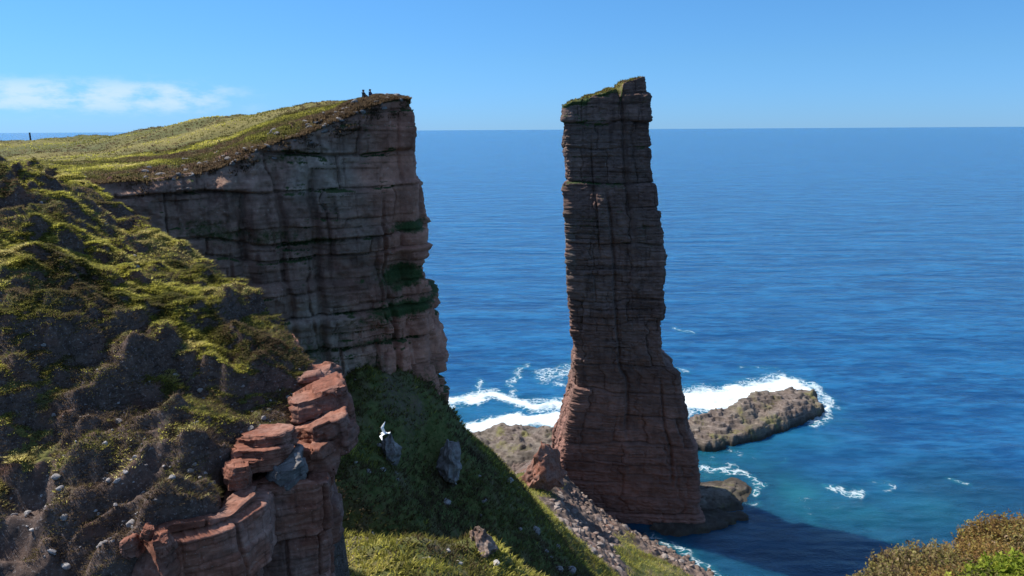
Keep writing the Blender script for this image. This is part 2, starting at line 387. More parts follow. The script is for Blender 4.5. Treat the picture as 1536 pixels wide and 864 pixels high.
def build_stack():
    Yf = 216.0
    left = [(846, 158), (845, 200), (848, 260), (853, 310), (854, 350), (855, 400), (857, 450), (859, 490), (866, 520), (863, 540), (866, 570), (858, 610), (850, 645), (840, 685), (836, 720), (845, 790), (848, 830)]
    right = [(969, 122), (974, 150), (977, 200), (980, 250), (985, 290), (990, 330), (996, 380), (995, 430), (995, 480), (994, 530), (1002, 548), (1019, 560), (1025, 600), (1032, 640), (1045, 668), (1049, 710), (1050, 760), (1056, 790), (1060, 830)]
    xl, xr = interp_sil(left, Yf), interp_sil(right, Yf)
    zL, zR = P(846, 158, Yf)[2], P(968, 122, Yf)[2]
    nr, nc = 940, 560
    U, NN = rounded_box_unit(nc, 0.16)
    t = np.linspace(0, 1, nr)[:, None]
    zb = -4.0
    zn = zb + t * (zR - zb) + 0 * U[None, :, 0]
    a = (xr(zn) - xl(zn)) / 2; cx = (xr(zn) + xl(zn)) / 2
    b = 11.0 + 3.0 * sstep(60, 0, zn)
    ux, uy = U[None, :, 0], U[None, :, 1]
    # slight turn of the slab so that its seaward end shows on the left only near the foot
    sh = 0.14 - 0.18 * sstep(62, 40, zn)
    X = cx + a * ux + sh * b * (uy + 1) * 0.5 * np.where(ux < 0, 1, 0.2)
    Y = Yf + b * (uy + 1) - 3.0 * ux * (uy < 0) - 0.0 * t
    zt = zL + (zR - zL) * np.clip((ux + 1) / 2 * 1.02, 0, 1) + 0.6 * fbm(ux * 12, uy * 5, 0 * ux, 3, 3, 3)
    notch = np.exp(-((ux - 0.36) / 0.05) ** 2) * 3.2
    zt = zt - notch + 1.1 * sstep(0.4, 0.45, ux)
    Z = zb + t * (zt - zb)
    S = np.cumsum(np.full(nc, 130.0 / nc))[None, :] + 0 * Z
    bm = sstep(-0.3, 0.5, fbm(S, Z * 2.0, 0 * S, 12, 3, 45))
    sidek = 0.45 + 0.55 * np.abs(NN[None, :, 1]) ** 2
    o1, t1 = strata(S, Z, 11, (1.4, 6.5), (3, 11), 0.26, 0.42, 0.5, 0.16, 0.3, True)
    off = sidek * (0.4 + 0.6 * bm) * o1 + sidek * (0.3 + 0.7 * bm) * strata(S, Z, 12, (0.35, 1.1), (1.5, 5), 0.07, 0.12, 0.16, 0.08)
    o3, t3 = strata(S, Z, 13, (7, 18), (7, 16), 0.4, 0.7, 0.6, 0.3, 1.0, True)
    off = off + o3
    off += 0.5 * fbm(X, Y, Z * 1.5, 5, 4, 14) + 0.22 * fbm(X, Y, Z * 2, 1.1, 3, 15)
    # the two facets of the landward face and the chimney between them
    front = sstep(0.2, 0.7, -NN[None, :, 1])
    up, lo_ = sstep(96, 104, zn), sstep(112, 104, zn) * sstep(24, 40, zn)
    e1 = 0.36 + 0.02 * vnoise(0 * zn, zn / 6, 0 * zn, 46); e2 = -0.06 - 0.0012 * (zn - 60) + 0.02 * vnoise(0 * zn, zn / 7, 0 * zn, 47)
    off += front * up * (0.5 * sstep(0.03, -0.03, ux - e1) - 0.8 * np.exp(-((ux - e1) / 0.022) ** 2))
    off += front * lo_ * (1.3 * sstep(0.03, -0.03, ux - e2) - 0.7 * np.exp(-((ux - e2 - 0.03) / 0.03) ** 2))
    off -= front * 1.2 * np.exp(-((ux - 0.6) / 0.02) ** 2) * sstep(12, 18, zn) * sstep(52, 44, zn)
    off -= front * 0.9 * np.exp(-((ux + 0.35) / 0.018) ** 2) * sstep(88, 92, zn) * sstep(128, 120, zn)
    off *= 1 - 0.4 * sstep(0.97, 1.0, t)
    X = X + off * NN[None, :, 0]; Y = Y + off * NN[None, :, 1]
    rows = [np.stack([X, Y, Z], -1)]
    cen = np.array([cx[-1].mean(), Yf + 11, 0])
    nt = 40
    for k in range(1, nt + 1):
        f = 1 - k / nt
        q = rows[0][-1].copy()
        q[:, :2] = cen[:2] + (q[:, :2] - cen[:2]) * f
        uxx = ux[0] * f
        zz = zL + (zR - zL) * np.clip((uxx + 1) / 2, 0, 1) - np.exp(-((uxx - 0.36) / 0.05) ** 2) * 3.2 + 1.1 * sstep(0.4, 0.45, uxx)
        zz = zz + 0.8 * (1 - f) + 0.7 * fbm(q[:, 0], q[:, 1], 0 * q[:, 0], 2.2, 4, 40)
        q[:, 2] = zz * min(1, k / 3) + q[:, 2] * (1 - min(1, k / 3))
        rows.append(q[None])
    V = np.concatenate(rows, 0); R = V.shape[0]
    nz = normals_grid(V.reshape(-1, 3), R, nc)[..., 2]
    veg = sstep(0.45, 0.8, np.abs(nz)) * 0.7
    veg[nr - 6:, :] = 0.95
    veg = veg * sstep(60, 110, V[..., 2]) * sstep(-0.1, 0.4, fbm(V[..., 0], V[..., 1], V[..., 2], 6, 3, 76)) + 0.35 * sstep(108, 130, V[..., 2]) * (fbm(V[..., 0], V[..., 1], V[..., 2], 4, 3, 77) > 0.1)
    dry = sstep(0.985, 1.0, V[..., 2] / V[..., 2].max() + 0.02)
    me = mesh_np('sea_stack', V.reshape(-1, 3), grid_quads(R, nc, True), {'veg': veg, 'dry': dry * 0.8, 'tone': np.concatenate([0.5 * t1 + 0.5 * t3, np.zeros((R - nr, nc))], 0), 'red': 0.75 * sstep(78, 20, V[..., 2] + 8 * fbm(V[..., 0], V[..., 1], V[..., 2], 9, 3, 78)), 'grey': 1.4 * np.exp(-((V[..., 2] - P(862, 370, 216)[2]) / 7) ** 2) * sstep(P(872, 370, 216)[0], P(862, 370, 216)[0], V[..., 0]) * (fbm(V[..., 0], V[..., 1], V[..., 2], 2.5, 3, 79) > 0)})
    o = link('sea_stack', me, MT['stack'])
    tag(o, 'tall dark red sandstone sea stack with grassy top standing in the sea', 'sea stack')
    return V[nr:].reshape(-1, 3)

STACK_TOP = build_stack()

# ------------------------------------------------------------------ headland with sheer cliff
PLAT = [P(*q) for q in [
    (622, 152, 92), (590, 152, 91), (550, 166, 89), (500, 190, 87), (450, 207, 85.5), (400, 226, 84), (330, 257, 81), (250, 269, 79), (150, 276, 75), (60, 282, 70),
    (600, 147, 96), (540, 148, 97), (470, 157, 101), (400, 165, 105), (350, 172, 110), (300, 180, 115), (225, 193, 125), (150, 205, 135), (105, 210, 142), (60, 214, 150), (0, 221, 160),
    (100, 245, 95), (0, 250, 88), (250, 232, 95), (300, 218, 96), (200, 238, 90), (400, 190, 94), (350, 205, 96), (480, 172, 93), (150, 225, 110), (50, 230, 120)]]
PLAT += [np.array(q, float) for q in [(-12, 104, 126.0), (-30, 116, 123.5), (-60, 135, 120.5), (-85, 160, 118), (-120, 185, 114), (-150, 200, 111), (-160, 150, 114), (-75, 62, 119), (-90, 75, 119.5), (-150, 100, 117)]]
plat_f = rbf(PLAT, 2.0)

def build_headland():
    lip = [(-80, 52), (-62, 60), P(60, 282, 70)[:2], P(150, 276, 75)[:2], P(250, 269, 79)[:2], P(330, 257, 81)[:2], P(400, 226, 84)[:2],
           P(450, 207, 85.5)[:2], P(500, 190, 87)[:2], P(550, 166, 89)[:2], P(590, 152, 91)[:2], P(620, 151, 92)[:2],
           P(622, 151, 95)[:2], P(619, 151, 100)[:2], (-16, 108), (-34, 118), (-62, 131), (-100, 160), (-150, 185)]
    med = [(-150, 97.2), (-120, 97.2), (-85, 97.2), (-70, 97.2), (-58, 97.2), (-50, 97.2), (-43, 97.2), (-38, 97.2), (-33, 97.2), (-28, 97.2), (-23, 97.2), (-19, 97.2),
           (-19, 97.2), (-19.2, 97.2), (-21, 97.2), (-38, 97.2), (-66, 97.2), (-105, 97.2), (-150, 97.2)]
    lip = np.array(lip, float); med = np.array(med, float)
    L = np.concatenate([[0], np.cumsum(np.hypot(*np.diff(lip, axis=0).T))])
    # finer sampling where the cliff is seen
    sp = []
    for i in range(len(L) - 1):
        step = 0.13 if 2 <= i <= 12 else 0.8
        sp.append(np.arange(L[i], L[i + 1], step))
    s = np.concatenate(sp + [[L[-1]]]); nc = len(s)
    def smooth_curve(arr):
        c = np.stack([np.interp(s, L, arr[:, k]) for k in (0, 1)], -1)
        ker = np.hanning(15); ker /= ker.sum()
        for k in (0, 1):
            pad = np.pad(c[:, k], 7, 'edge'); c[:, k] = np.convolve(pad, ker, 'valid')
        return c
    lp, mp = smooth_curve(lip), smooth_curve(med)
    tg = np.gradient(lp, axis=0); ker = np.hanning(31); ker /= ker.sum()
    for k in (0, 1): tg[:, k] = np.convolve(np.pad(tg[:, k], 15, 'edge'), ker, 'valid')
    tg /= np.linalg.norm(tg, axis=1, keepdims=True)
    nrm = np.stack([tg[:, 1], -tg[:, 0]], -1)
    zl = plat_f(lp[:, 0], lp[:, 1]) + 0.35 * fbm(s, 0 * s, 0 * s, 3, 3, 49)
    zb = 55.0
    nr = 640
    t = np.linspace(0, 1, nr)[:, None]
    Z = zb + t * (zl[None, :] - zb)
    S = s[None, :] + 0 * Z
    # outward profile of the seaward corner, from its silhouette
    prof_px = [(622, 151), (625, 185), (628, 230), (631, 268), (643, 276), (641, 310), (640, 332), (653, 346), (652, 366), (641, 384), (632, 400), (640, 420), (653, 448), (655, 480), (661, 520), (666, 560), (668, 595), (672, 640), (690, 700)]
    q = np.array([(P(a, b, 93)[2], P(a, b, 93)[0] - P(622, 151, 92)[0]) for a, b in prof_px]); q = q[np.argsort(q[:, 0])]
    prof = np.interp(Z, q[:, 0], q[:, 1])
    # the ledges fade along the face, the lean stays
    lean = np.interp(Z, [60, 90, 127], [3.4, 2.6, 0.0])
    sc = L[11]
    wgt = np.exp(-((S - sc - 2) / 9.0) ** 2)
    inner = lean + 0.9 * (sstep(106, 105.2, Z + 0.06 * (S - sc)) - 0.8 * sstep(101, 100, Z + 0.06 * (S - sc)) + 0.7 * sstep(98, 97, Z + 0.03 * (S - sc)))
    off = prof * wgt + inner * (1 - wgt)
    bx = lp[None, :, 0]; by = lp[None, :, 1]
    bm = sstep(-0.35, 0.5, fbm(S, Z * 2.2, 0 * S, 9, 3, 44))
    d1, t1 = strata(S, Z, 31, (3, 9), (3, 9), 0.34, 0.8, 0.7, 0.15, 0.8, True)
    d2, t2 = strata(S, Z, 32, (0.8, 3.0), (1.2, 5.5), 0.18, 0.4, 0.36, 0.075, 0.3, True)
    d = d1 + (0.3 + 0.7 * bm) * d2
    htone = 0.45 * t1 + 0.55 * t2
    d += (0.3 + 0.7 * bm) * strata(S, Z, 33, (0.25, 0.9), (0.6, 2.5), 0.05, 0.14, 0.13, 0.05) + 0.07 * fbm(bx + 0 * Z, by + 0 * Z, Z, 0.5, 3, 37)
    d += 0.9 * fbm(bx + 0 * Z, by + 0 * Z, Z, 9, 4, 35) + 0.22 * fbm(bx + 0 * Z, by + 0 * Z, Z, 1.2, 3, 36)
    # vertical gullies that cut the face into buttresses
    for sx, w, dep in ((L[7] + 1.0, 0.5, 1.3), (L[9] + 1.5, 0.35, 1.2), (L[10] + 0.6, 0.8, 0.5), (L[5] + 2, 0.7, 1.4), (L[6] + 1, 0.4, 0.9)):
        d -= dep * np.exp(-((S + 0.25 * fbm(S, Z, 0 * S, 4, 2, 5) - sx) / w) ** 2) * sstep(122, 116, Z) * sstep(80, 92, Z)
    # the recessed red bay near the corner
    d -= 0.9 * sstep(L[9] + 1.6, L[9] + 2.1, S) * sstep(L[11] + 1, L[11], S) * sstep(100, 104, Z) * (1 - sstep(121, 122, Z))
    d *= 1 - 0.75 * sstep(0.985, 1.0, t)
    back = sstep(L[10] - 0.5, L[8], S) * (S < L[12])
    d -= back * (1.6 + 1.3 * fbm(S, 0 * S, 0 * S, 4, 3, 47)) * (np.clip((t - 0.86) / 0.14, 0, 1) ** 2)
    d += back * 0.55 * fbm(S, Z, 0 * S, 1.6, 4, 48) * sstep(0.86, 0.95, t)
    d *= 1 - 0.5 * wgt * sstep(108, 116, Z)
    off = off + d - wgt * (0.3 + 0.4 * sstep(111, 119, Z))
    X = bx + off * nrm[None, :, 0]; Y = by + off * nrm[None, :, 1]
    cl = np.stack([X, Y, Z], -1)
    nt = 260
    k = (np.linspace(0, 1, nt + 1)[1:] ** 1.5)[:, None]
    e = cl[-1]
    tx = e[None, :, 0] * (1 - k) + mp[None, :, 0] * k; ty = e[None, :, 1] * (1 - k) + mp[None, :, 1] * k
    dist = np.hypot(tx - e[None, :, 0], ty - e[None, :, 1])
    tz = plat_f(tx, ty)
    rough = sstep(0, 0.8, dist)
    tz += rough * (0.35 * fbm(tx, ty, 0 * tx, 5, 4, 50) + 0.12 * fbm(tx, ty, 0 * tx, 1.0, 3, 51))
    rub = sstep(11, 3, dist) * ((np.arange(nc) < np.searchsorted(s, L[12]))[None, :])
    tz += rough * rub * 0.32 * fbm(tx, ty, 0 * tx, 1.3, 4, 52)
    V = np.concatenate([cl, np.stack([tx, ty, tz], -1)], 0); R = V.shape[0]
    nz = np.abs(normals_grid(V.reshape(-1, 3), R, nc)[..., 2])
    x, y, z = V[..., 0], V[..., 1], V[..., 2]
    veg = 0.7 * sstep(0.4, 0.85, nz) * sstep(-0.1, 0.5, fbm(x * 1.0, y, z, 5, 3, 57))
    # turf and moss on the ledges
    for (px, py, Yd, rx, rz, amt) in ((620, 340, 92, 3.2, 0.9, 0.9), (605, 412, 92, 3.2, 2.0, 0.95), (600, 458, 92, 5.5, 1.2, 0.95), (550, 470, 90, 3, 0.8, 0.7), (400, 360, 82, 6, 1.6, 0.55),
                                     (330, 355, 80, 4, 1.5, 0.6), (560, 540, 89, 5, 3.5, 0.5), (470, 520, 86, 4, 3, 0.6), (620, 620, 93, 5.5, 4.0, 0.9), (440, 300, 85, 3, 1.5, 0.35), (480, 362, 86, 4, 0.8, 0.6), (300, 345, 79, 4, 2.0, 0.55), (540, 575, 88, 6, 2.2, 0.75), (640, 560, 93, 2.5, 2.5, 0.5), (560, 505, 89, 5, 0.8, 0.6), (640, 450, 93, 2, 0.9, 0.8), (410, 240, 84, 5, 2.0, 0.5)):
        c = P(px, py, Yd)
        veg = np.maximum(veg, amt * np.exp(-((x - c[0]) / rx) ** 2 - ((z - c[2]) / rz) ** 2 - ((y - c[1]) / 9) ** 2))
    top = np.zeros_like(veg); top[nr:] = 1
    hill = np.clip(0.82 - 0.75 * np.pad(rub, ((nr, 0), (0, 0))) * (0.5 + fbm(x, y, 0 * x, 1.6, 3, 56)), 0, 1)
    veg = np.where(top > 0, hill, veg * (1 - 0.0 * top))
    dry = np.where(top > 0, 0.35 + 0.5 * sstep(-0.5, 0.6, fbm(x * 0.5 + y * 0.3, y * 1.6, 0 * x, 9, 4, 58)) * (1 - 0.7 * np.pad(rub, ((nr, 0), (0, 0)))), 0)
    me = mesh_np('headland', V.reshape(-1, 3), grid_quads(R, nc), {'veg': veg, 'dry': dry, 'tone': np.concatenate([htone, np.zeros((V.shape[0] - nr, nc))], 0), 'red': 0.75 * sstep(-19, -13, x + 3 * fbm(x, y, z, 5, 3, 60)) * (1 - top), 'grey': 0.32 * sstep(-15, -24, x + 0.6 * fbm(x, y, z, 5, 3, 59) * 4) * (1 - top)})
    o = link('headland', me, MT['cliff']); tag(o, kind='structure')
    n0 = int(nr * 0.975)
    rb = np.concatenate([np.where(S[n0:] < L[12], 0.8, 0.0) * sstep(L[11] + 1, L[10], S[n0:]), rub], 0)
    dr = np.concatenate([np.zeros_like(S[n0:]), dry[nr:]], 0)
    return V[n0:].reshape(-1, 3), rb.ravel(), dr.ravel(), cl, nr, nc

HEAD_TOP, HEAD_RUB, HEAD_DRY, HEAD_CL, _, _ = build_headland()

# ------------------------------------------------------------------ talus slope and isthmus
TAL = [P(*q) for q in [
    (668, 605, 91), (640, 600, 86.5), (600, 596, 84), (560, 602, 81.5), (530, 622, 79), (500, 650, 75.5), (690, 650, 91), (640, 650, 84), (600, 690, 79), (560, 690, 75), (600, 740, 73), (660, 740, 80), (740, 712, 90), (790, 772, 88.5), (840, 832, 87),
    (700, 800, 76), (515, 745, 67), (560, 785, 66.5), (510, 812, 57), (560, 816, 55.5), (620, 820, 55), (660, 832, 54.5), (700, 810, 57), (735, 814, 58), (770, 850, 58.5), (830, 868, 61), (510, 864, 50), (650, 866, 49), (560, 842, 51.5), (740, 866, 53), (740, 690, 118), (715, 665, 112), (770, 735, 135), (800, 692, 212), (830, 700, 214), (780, 710, 190), (750, 705, 150),
    (840, 727, 205), (820, 785, 150), (870, 790, 180), (840, 760, 178), (880, 762, 203), (900, 830, 150), (930, 860, 152), (1000, 858, 172), (870, 858, 110)]]
TAL += [P(a, b, Y) - np.array([0, 0, dz]) for a, b, Y, dz in [(520, 812, 63, 2.5), (570, 816, 61.5, 2.5), (640, 826, 61, 3.0), (700, 812, 64, 4.0), (770, 850, 66, 4.5), (840, 870, 71, 4.0)]]
TAL += [np.append(PZ(a, b, z)[:2], z) for a, b, z in [(930, 787, 0.3), (985, 815, 0.3), (1065, 864, 0.3), (905, 768, 0.6)]]
TAL += [np.array(q, float) for q in [(62, 205, -6), (75, 190, -6), (45, 225, -6), (30, 245, -4), (85, 160, -8), (70, 110, -4), (60, 80, 20), (40, 55, 50), (14, 40, 80), (-30, 45, 92),
      (-40, 75, 92), (-35, 100, 80), (-25, 130, 45), (-20, 160, 20), (-18, 190, 8), (-20, 215, 3), (-45, 140, 10), (-40, 180, -4), (0, 235, 5), (10, 260, 2), (-25, 260, -2), (22, 50, 70), (40, 100, 32), (30, 80, 50)]]
tal_f = rbf(TAL, 2.5)

def build_talus():
    xs = np.arange(-46, 78, 0.36); ys = np.concatenate([np.arange(44, 130, 0.3), np.arange(130, 262, 0.45)])
    X, Y = np.meshgrid(xs, ys)
    Z = tal_f(X, Y)
    amp = sstep(-3, 8, Z)
    Z = Z + amp * (1.0 * fbm(X, Y, 0 * X, 11, 4, 61) + 0.45 * fbm(X, Y, 0 * X, 2.6, 4, 62))
    # scree: blocky lumps on the seaward side
    d, side, _ = poly_sd(X, Y, [PZ(840, 722, 16)[:2], PZ(890, 760, 9)[:2], P(870, 800, 170)[:2], P(900, 858, 135)[:2]])
    scree = sstep(14, 4, d) * sstep(90, 120, Y)
    scree = np.maximum(scree, sstep(10, 3, Z) * sstep(120, 140, Y))
    lump = np.abs(fbm(X, Y, 0 * X, 1.7, 3, 63))
    Z = Z + scree * (lump * 1.3 - 0.3)
    nz = normals_grid(np.stack([X, Y, Z], -1).reshape(-1, 3), *X.shape)[..., 2]
    veg = 0.75 - 0.8 * scree + 0.3 * fbm(X, Y, 0 * X, 7, 3, 64) - 0.1 * sstep(0.6, 0.4, np.abs(nz))
    red = np.exp(-((X - P(800, 700, 212)[0]) / 7) ** 2 - ((Y - 212) / 12) ** 2)
    veg = veg - red
    V = np.stack([X, Y, Z], -1).reshape(-1, 3)
    me = mesh_np('talus_slope', V, grid_quads(*X.shape), {'veg': veg, 'red': red})
    o = link('talus_slope', me, MT['talus']); tag(o, kind='structure')
    return X, Y, Z, veg, scree

TX, TY, TZ, TVEG, TSCREE = build_talus()

def hit_tal(px, py):
    ys = np.arange(42, 240, 0.25); q = np.array([P(px, py, y_) for y_ in ys])
    k = np.nonzero(q[:, 2] < tal_f(q[:, 0], q[:, 1]))[0]
    return float(ys[k[0]]) if len(k) else 90.0

# ------------------------------------------------------------------ shore rocks
def rock_mound(name, spine_px, z_sp, widths, heights, label, cat, res=0.4, seed=0, base=-2.5, kind=None, flat=0.5, tilt=0.0, steep=2.6):
    W = np.array([PZ(a, b, z_sp)[:2] for a, b in spine_px])
    L = np.concatenate([[0], np.cumsum(np.hypot(*np.diff(W, axis=0).T))])
    mx = max(widths) + 5
    xs = np.arange(W[:, 0].min() - mx, W[:, 0].max() + mx, res); ys = np.arange(W[:, 1].min() - mx, W[:, 1].max() + mx, res)
    X, Y = np.meshgrid(xs, ys)
    wx = X + 1.6 * fbm(X, Y, 0 * X, 6, 3, seed + 1); wy = Y + 1.6 * fbm(X, Y, 0 * X, 6, 3, seed + 2)
    d, side, tt = poly_sd(wx, wy, [tuple(p) for p in W])
    w = np.interp(tt, L, widths); h = np.interp(tt, L, heights)
    k = d / w
    prof = np.clip(1 - k ** steep, -0.6, 1)
    Z = h * prof + h * 0.35 * fbm(X, Y, 0 * X, 7, 4, seed + 3) * sstep(1.1, 0.6, k) + tilt * h * (-side * k) * (k < 1)
    ter = 1.3
    Zq = np.round((Z + 0.25 * fbm(X, Y, 0 * X, 3, 3, seed + 4)) / ter) * ter
    Z = Z * (1 - flat) + Zq * flat + 0.3 * fbm(X, Y, 0 * X, 2.6, 4, seed + 5) * sstep(1.2, 0.8, k)
    Z = np.maximum(Z, base)
    veg = 0.25 + 0.3 * fbm(X, Y, 0 * X, 5, 3, seed + 6)
    G = grid_quads(*X.shape); V = np.stack([X, Y, Z], -1).reshape(-1, 3)
    keep = (V[:, 2][G] > base + 0.05).any(1)
    G = G[keep]; used = np.unique(G); remap = np.full(len(V), -1); remap[used] = np.arange(len(used))
    me = mesh_np(name, V[used], remap[G], {'veg': veg.ravel()[used], 'dry': 0 * used})
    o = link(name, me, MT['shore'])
    if kind: tag(o, kind=kind)
    else: tag(o, label, cat)
    return o

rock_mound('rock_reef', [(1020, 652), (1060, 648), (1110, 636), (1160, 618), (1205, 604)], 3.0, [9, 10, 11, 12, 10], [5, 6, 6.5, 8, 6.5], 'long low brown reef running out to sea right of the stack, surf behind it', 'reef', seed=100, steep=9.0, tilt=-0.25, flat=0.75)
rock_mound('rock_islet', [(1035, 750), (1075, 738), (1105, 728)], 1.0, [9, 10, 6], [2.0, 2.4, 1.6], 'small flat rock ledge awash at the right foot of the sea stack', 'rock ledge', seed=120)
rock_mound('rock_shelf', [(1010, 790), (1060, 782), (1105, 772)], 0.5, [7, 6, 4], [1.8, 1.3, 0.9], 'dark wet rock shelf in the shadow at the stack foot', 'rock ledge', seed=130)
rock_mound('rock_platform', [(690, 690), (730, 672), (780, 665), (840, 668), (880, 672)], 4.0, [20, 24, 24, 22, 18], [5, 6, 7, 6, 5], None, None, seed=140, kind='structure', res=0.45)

# ------------------------------------------------------------------ near hillside
HILL_PX = [(0, 262, 60), (60, 262, 61), (150, 290, 59), (215, 335, 55), (300, 385, 49.5), (370, 440, 45.5), (430, 480, 42), (520, 590, 37),
    (0, 860, 26), (0, 700, 28.5), (0, 600, 30.5), (0, 500, 33), (0, 400, 37), (0, 300, 47), (100, 860, 25.5), (100, 700, 28.5), (100, 600, 31), (100, 500, 34), (100, 400, 39), (100, 310, 51),
    (200, 860, 25), (200, 700, 29), (200, 550, 34), (200, 450, 39.5), (200, 360, 50), (300, 780, 27), (300, 650, 31.5), (300, 520, 37), (300, 430, 45), (400, 660, 32.5), (400, 560, 37), (400, 485, 42), (480, 620, 35), (480, 560, 37.5), (-150, 600, 31), (-150, 300, 48), (-150, 860, 27)]
HILL = [P(*q) for q in HILL_PX] + [np.array((-75, 62, 119.5)), np.array((-60, 66, 119.5)), np.array((-80, 45, 120.0))]
hill_f = rbf(HILL, 1.5)
EDGE = [P(-30, 262, 64)[:2], P(60, 262, 64.5)[:2], P(150, 290, 60.5)[:2], P(215, 335, 56)[:2], P(300, 385, 50.5)[:2], P(370, 440, 46.5)[:2], P(430, 480, 43)[:2], P(476, 560, 39)[:2], P(462, 600, 37)[:2],
        P(445, 690, 34)[:2], P(400, 700, 32.2)[:2], P(345, 715, 30.2)[:2], P(330, 766, 27.8)[:2], P(250, 784, 26.3)[:2], P(232, 815, 25.6)[:2], P(205, 880, 24.6)[:2], P(120, 960, 23.8)[:2], P(-100, 1000, 23.4)[:2], P(-400, 1000, 23.4)[:2]]
EDGE = [(a - 0.3, b) for a, b in EDGE]

def hill_z(X, Y):
    Z = hill_f(X, Y)
    q = X * 0.45 - Y * 0.89          # runs down the slope
    w = 1.6 * fbm(X, Y, 0 * X, 7, 3, 71) + 0.5 * fbm(X, Y, 0 * X, 2, 3, 72)
    ph = (Z * 1.0 + 1.5 * w) / 3.1
    fr = ph - np.floor(ph)
    ter = (sstep(0.0, 0.45, fr) - fr) * 3.1        # tread and riser
    st = sstep(-0.1, 0.6, fbm(X, Y, 0 * X, 6, 3, 73))
    Z = Z + ter * 0.75 * st
    wx = X + 1.2 * fbm(X, Y, 0 * X, 3, 3, 90); wy = Y + 1.2 * fbm(X, Y, 0 * X, 3, 3, 91)
    rid = 1 - np.abs(fbm(0.8 * wx + 0.35 * wy, (0.9 * wy - 0.45 * wx) * 1.6, 0 * X, 5.5, 3, 92)) * 2.2
    Z = Z + 0.75 * np.clip(rid, -0.6, 1)
    hm = fbm(wx, wy, 0 * X, 1.5, 3, 93)
    Z = Z + 0.3 * np.clip(hm, -0.5, 0.5) + 0.5 * fbm(X, Y, 0 * X, 4.5, 4, 74) + 0.2 * fbm(X, Y, 0 * X, 0.7, 4, 75) + 0.06 * fbm(X, Y, 0 * X, 0.26, 2, 77) + 0.14 * np.round(1.6 * fbm(X, Y, 0 * X, 1.3, 3, 99)) / 1.6
    d, side, tt = poly_sd(X, Y, [tuple(p) for p in EDGE])
    out = d * np.where(side > 0, 1, -1) + 0.35 * fbm(X, Y, 0 * X, 2.0, 3, 76)
    drop = sstep(-0.9, 0.3, out) * 0.5 + np.clip(out, 0, 40) * 11.0
    return Z - np.minimum(drop, 26 + 0.3 * np.clip(out, 0, 100)), out

def build_hill():
    xs = np.arange(-62, 0, 0.11); ys = np.concatenate([np.arange(15, 46, 0.10), np.arange(46, 70, 0.16)])
    X, Y = np.meshgrid(xs, ys)
    Z, out = hill_z(X, Y)
    V = np.stack([X, Y, Z], -1).reshape(-1, 3)
    N = normals_grid(V, *X.shape); N *= np.sign(N[..., 2:3])
    veg = sstep(0.42, 0.75, N[..., 2]) * (0.75 + 0.5 * fbm(X, Y, 0 * X, 3.5, 4, 78))
    low = sstep(111.5, 109.5, Z + 0.8 * fbm(X, Y, 0 * X, 5, 3, 79))
    veg = veg * (1 - 0.65 * low)
    veg = np.where(out > 0.1, veg * 0.3, veg)
    G = grid_quads(*X.shape)
    keep = (out.ravel()[G] < 7).any(1)
    me = mesh_np('hillside', V, G[keep], {'veg': veg})
    o = link('hillside', me, MT['hill']); tag(o, kind='structure')
    return X, Y, Z, N, veg, out

HX, HY, HZ, HN, HVEG, HOUT = build_hill()

# ------------------------------------------------------------------ grass: blades gathered in tufts, one mesh per field
def tufts(name, pos, nrm, h, col, blades=8, spread=0.12, width=0.02, lean=0.5, mat=None, seed=1, wind=(0.25, -0.1)):
    r = np.random.default_rng(seed); N = len(pos); K = blades
    b = np.repeat(pos, K, 0); hh = np.repeat(h, K) * r.uniform(0.55, 1.15, N * K)
    a = r.uniform(0, 2 * np.pi, N * K); rad = np.repeat(h, K) / max(h.mean(), 1e-6) * spread * np.sqrt(r.random(N * K))
    off = np.stack([np.cos(a) * rad, np.sin(a) * rad, 0 * a], -1)
    nn = np.repeat(nrm, K, 0)
    up = 0.6 * nn + np.array([0, 0, 0.6]); ln = r.uniform(0.1, 1, N * K) * lean
    dirv = up + np.stack([np.cos(a) * ln + wind[0], np.sin(a) * ln + wind[1], 0 * a], -1)
    dirv /= np.linalg.norm(dirv, axis=1, keepdims=True)
    b = b + off - 0.05 * nn
    th = r.uniform(0, 2 * np.pi, N * K); sd = np.stack([np.cos(th), np.sin(th), 0 * th], -1) * (width * r.uniform(0.6, 1.3, N * K))[:, None]
    mid = b + dirv * (hh * 0.55)[:, None]; tip = b + (dirv + np.stack([np.cos(a), np.sin(a), -0.5 + 0 * a], -1) * 0.35 * lean) * hh[:, None]
    V = np.stack([b - sd, b + sd, mid + sd * 0.8, mid - sd * 0.8, tip], 1).reshape(-1, 3)
    i = np.arange(N * K)[:, None] * 5
    T = np.concatenate([i + [0, 1, 2], i + [0, 2, 3], i + [3, 2, 4]], 1).reshape(-1, 3)
    c = np.clip(np.repeat(col, K) + r.normal(0, 0.06, N * K), 0, 1)
    me = mesh_np(name, V, T, {'col': np.repeat(c, 5)}, smooth=False, tris=True)
    return link(name, me, mat)

GRASS = foliage_mat('grass_blades', [(0.0, (0.075, 0.052, 0.035)), (0.22, (0.15, 0.105, 0.06)), (0.42, (0.105, 0.105, 0.03)), (0.6, (0.23, 0.215, 0.05)), (0.8, (0.48, 0.45, 0.085)), (1.0, (0.58, 0.49, 0.2))], 0.6)

def in_view(p, m=60):
    d = p - CAM; ax = d @ _F; px = CX + F_PX * (d @ _R) / ax; py = CY - F_PX * (d @ _U) / ax
    return (ax > 0.5) & (px > -m) & (px < 1536 + m) & (py > -m) & (py < 864 + m)

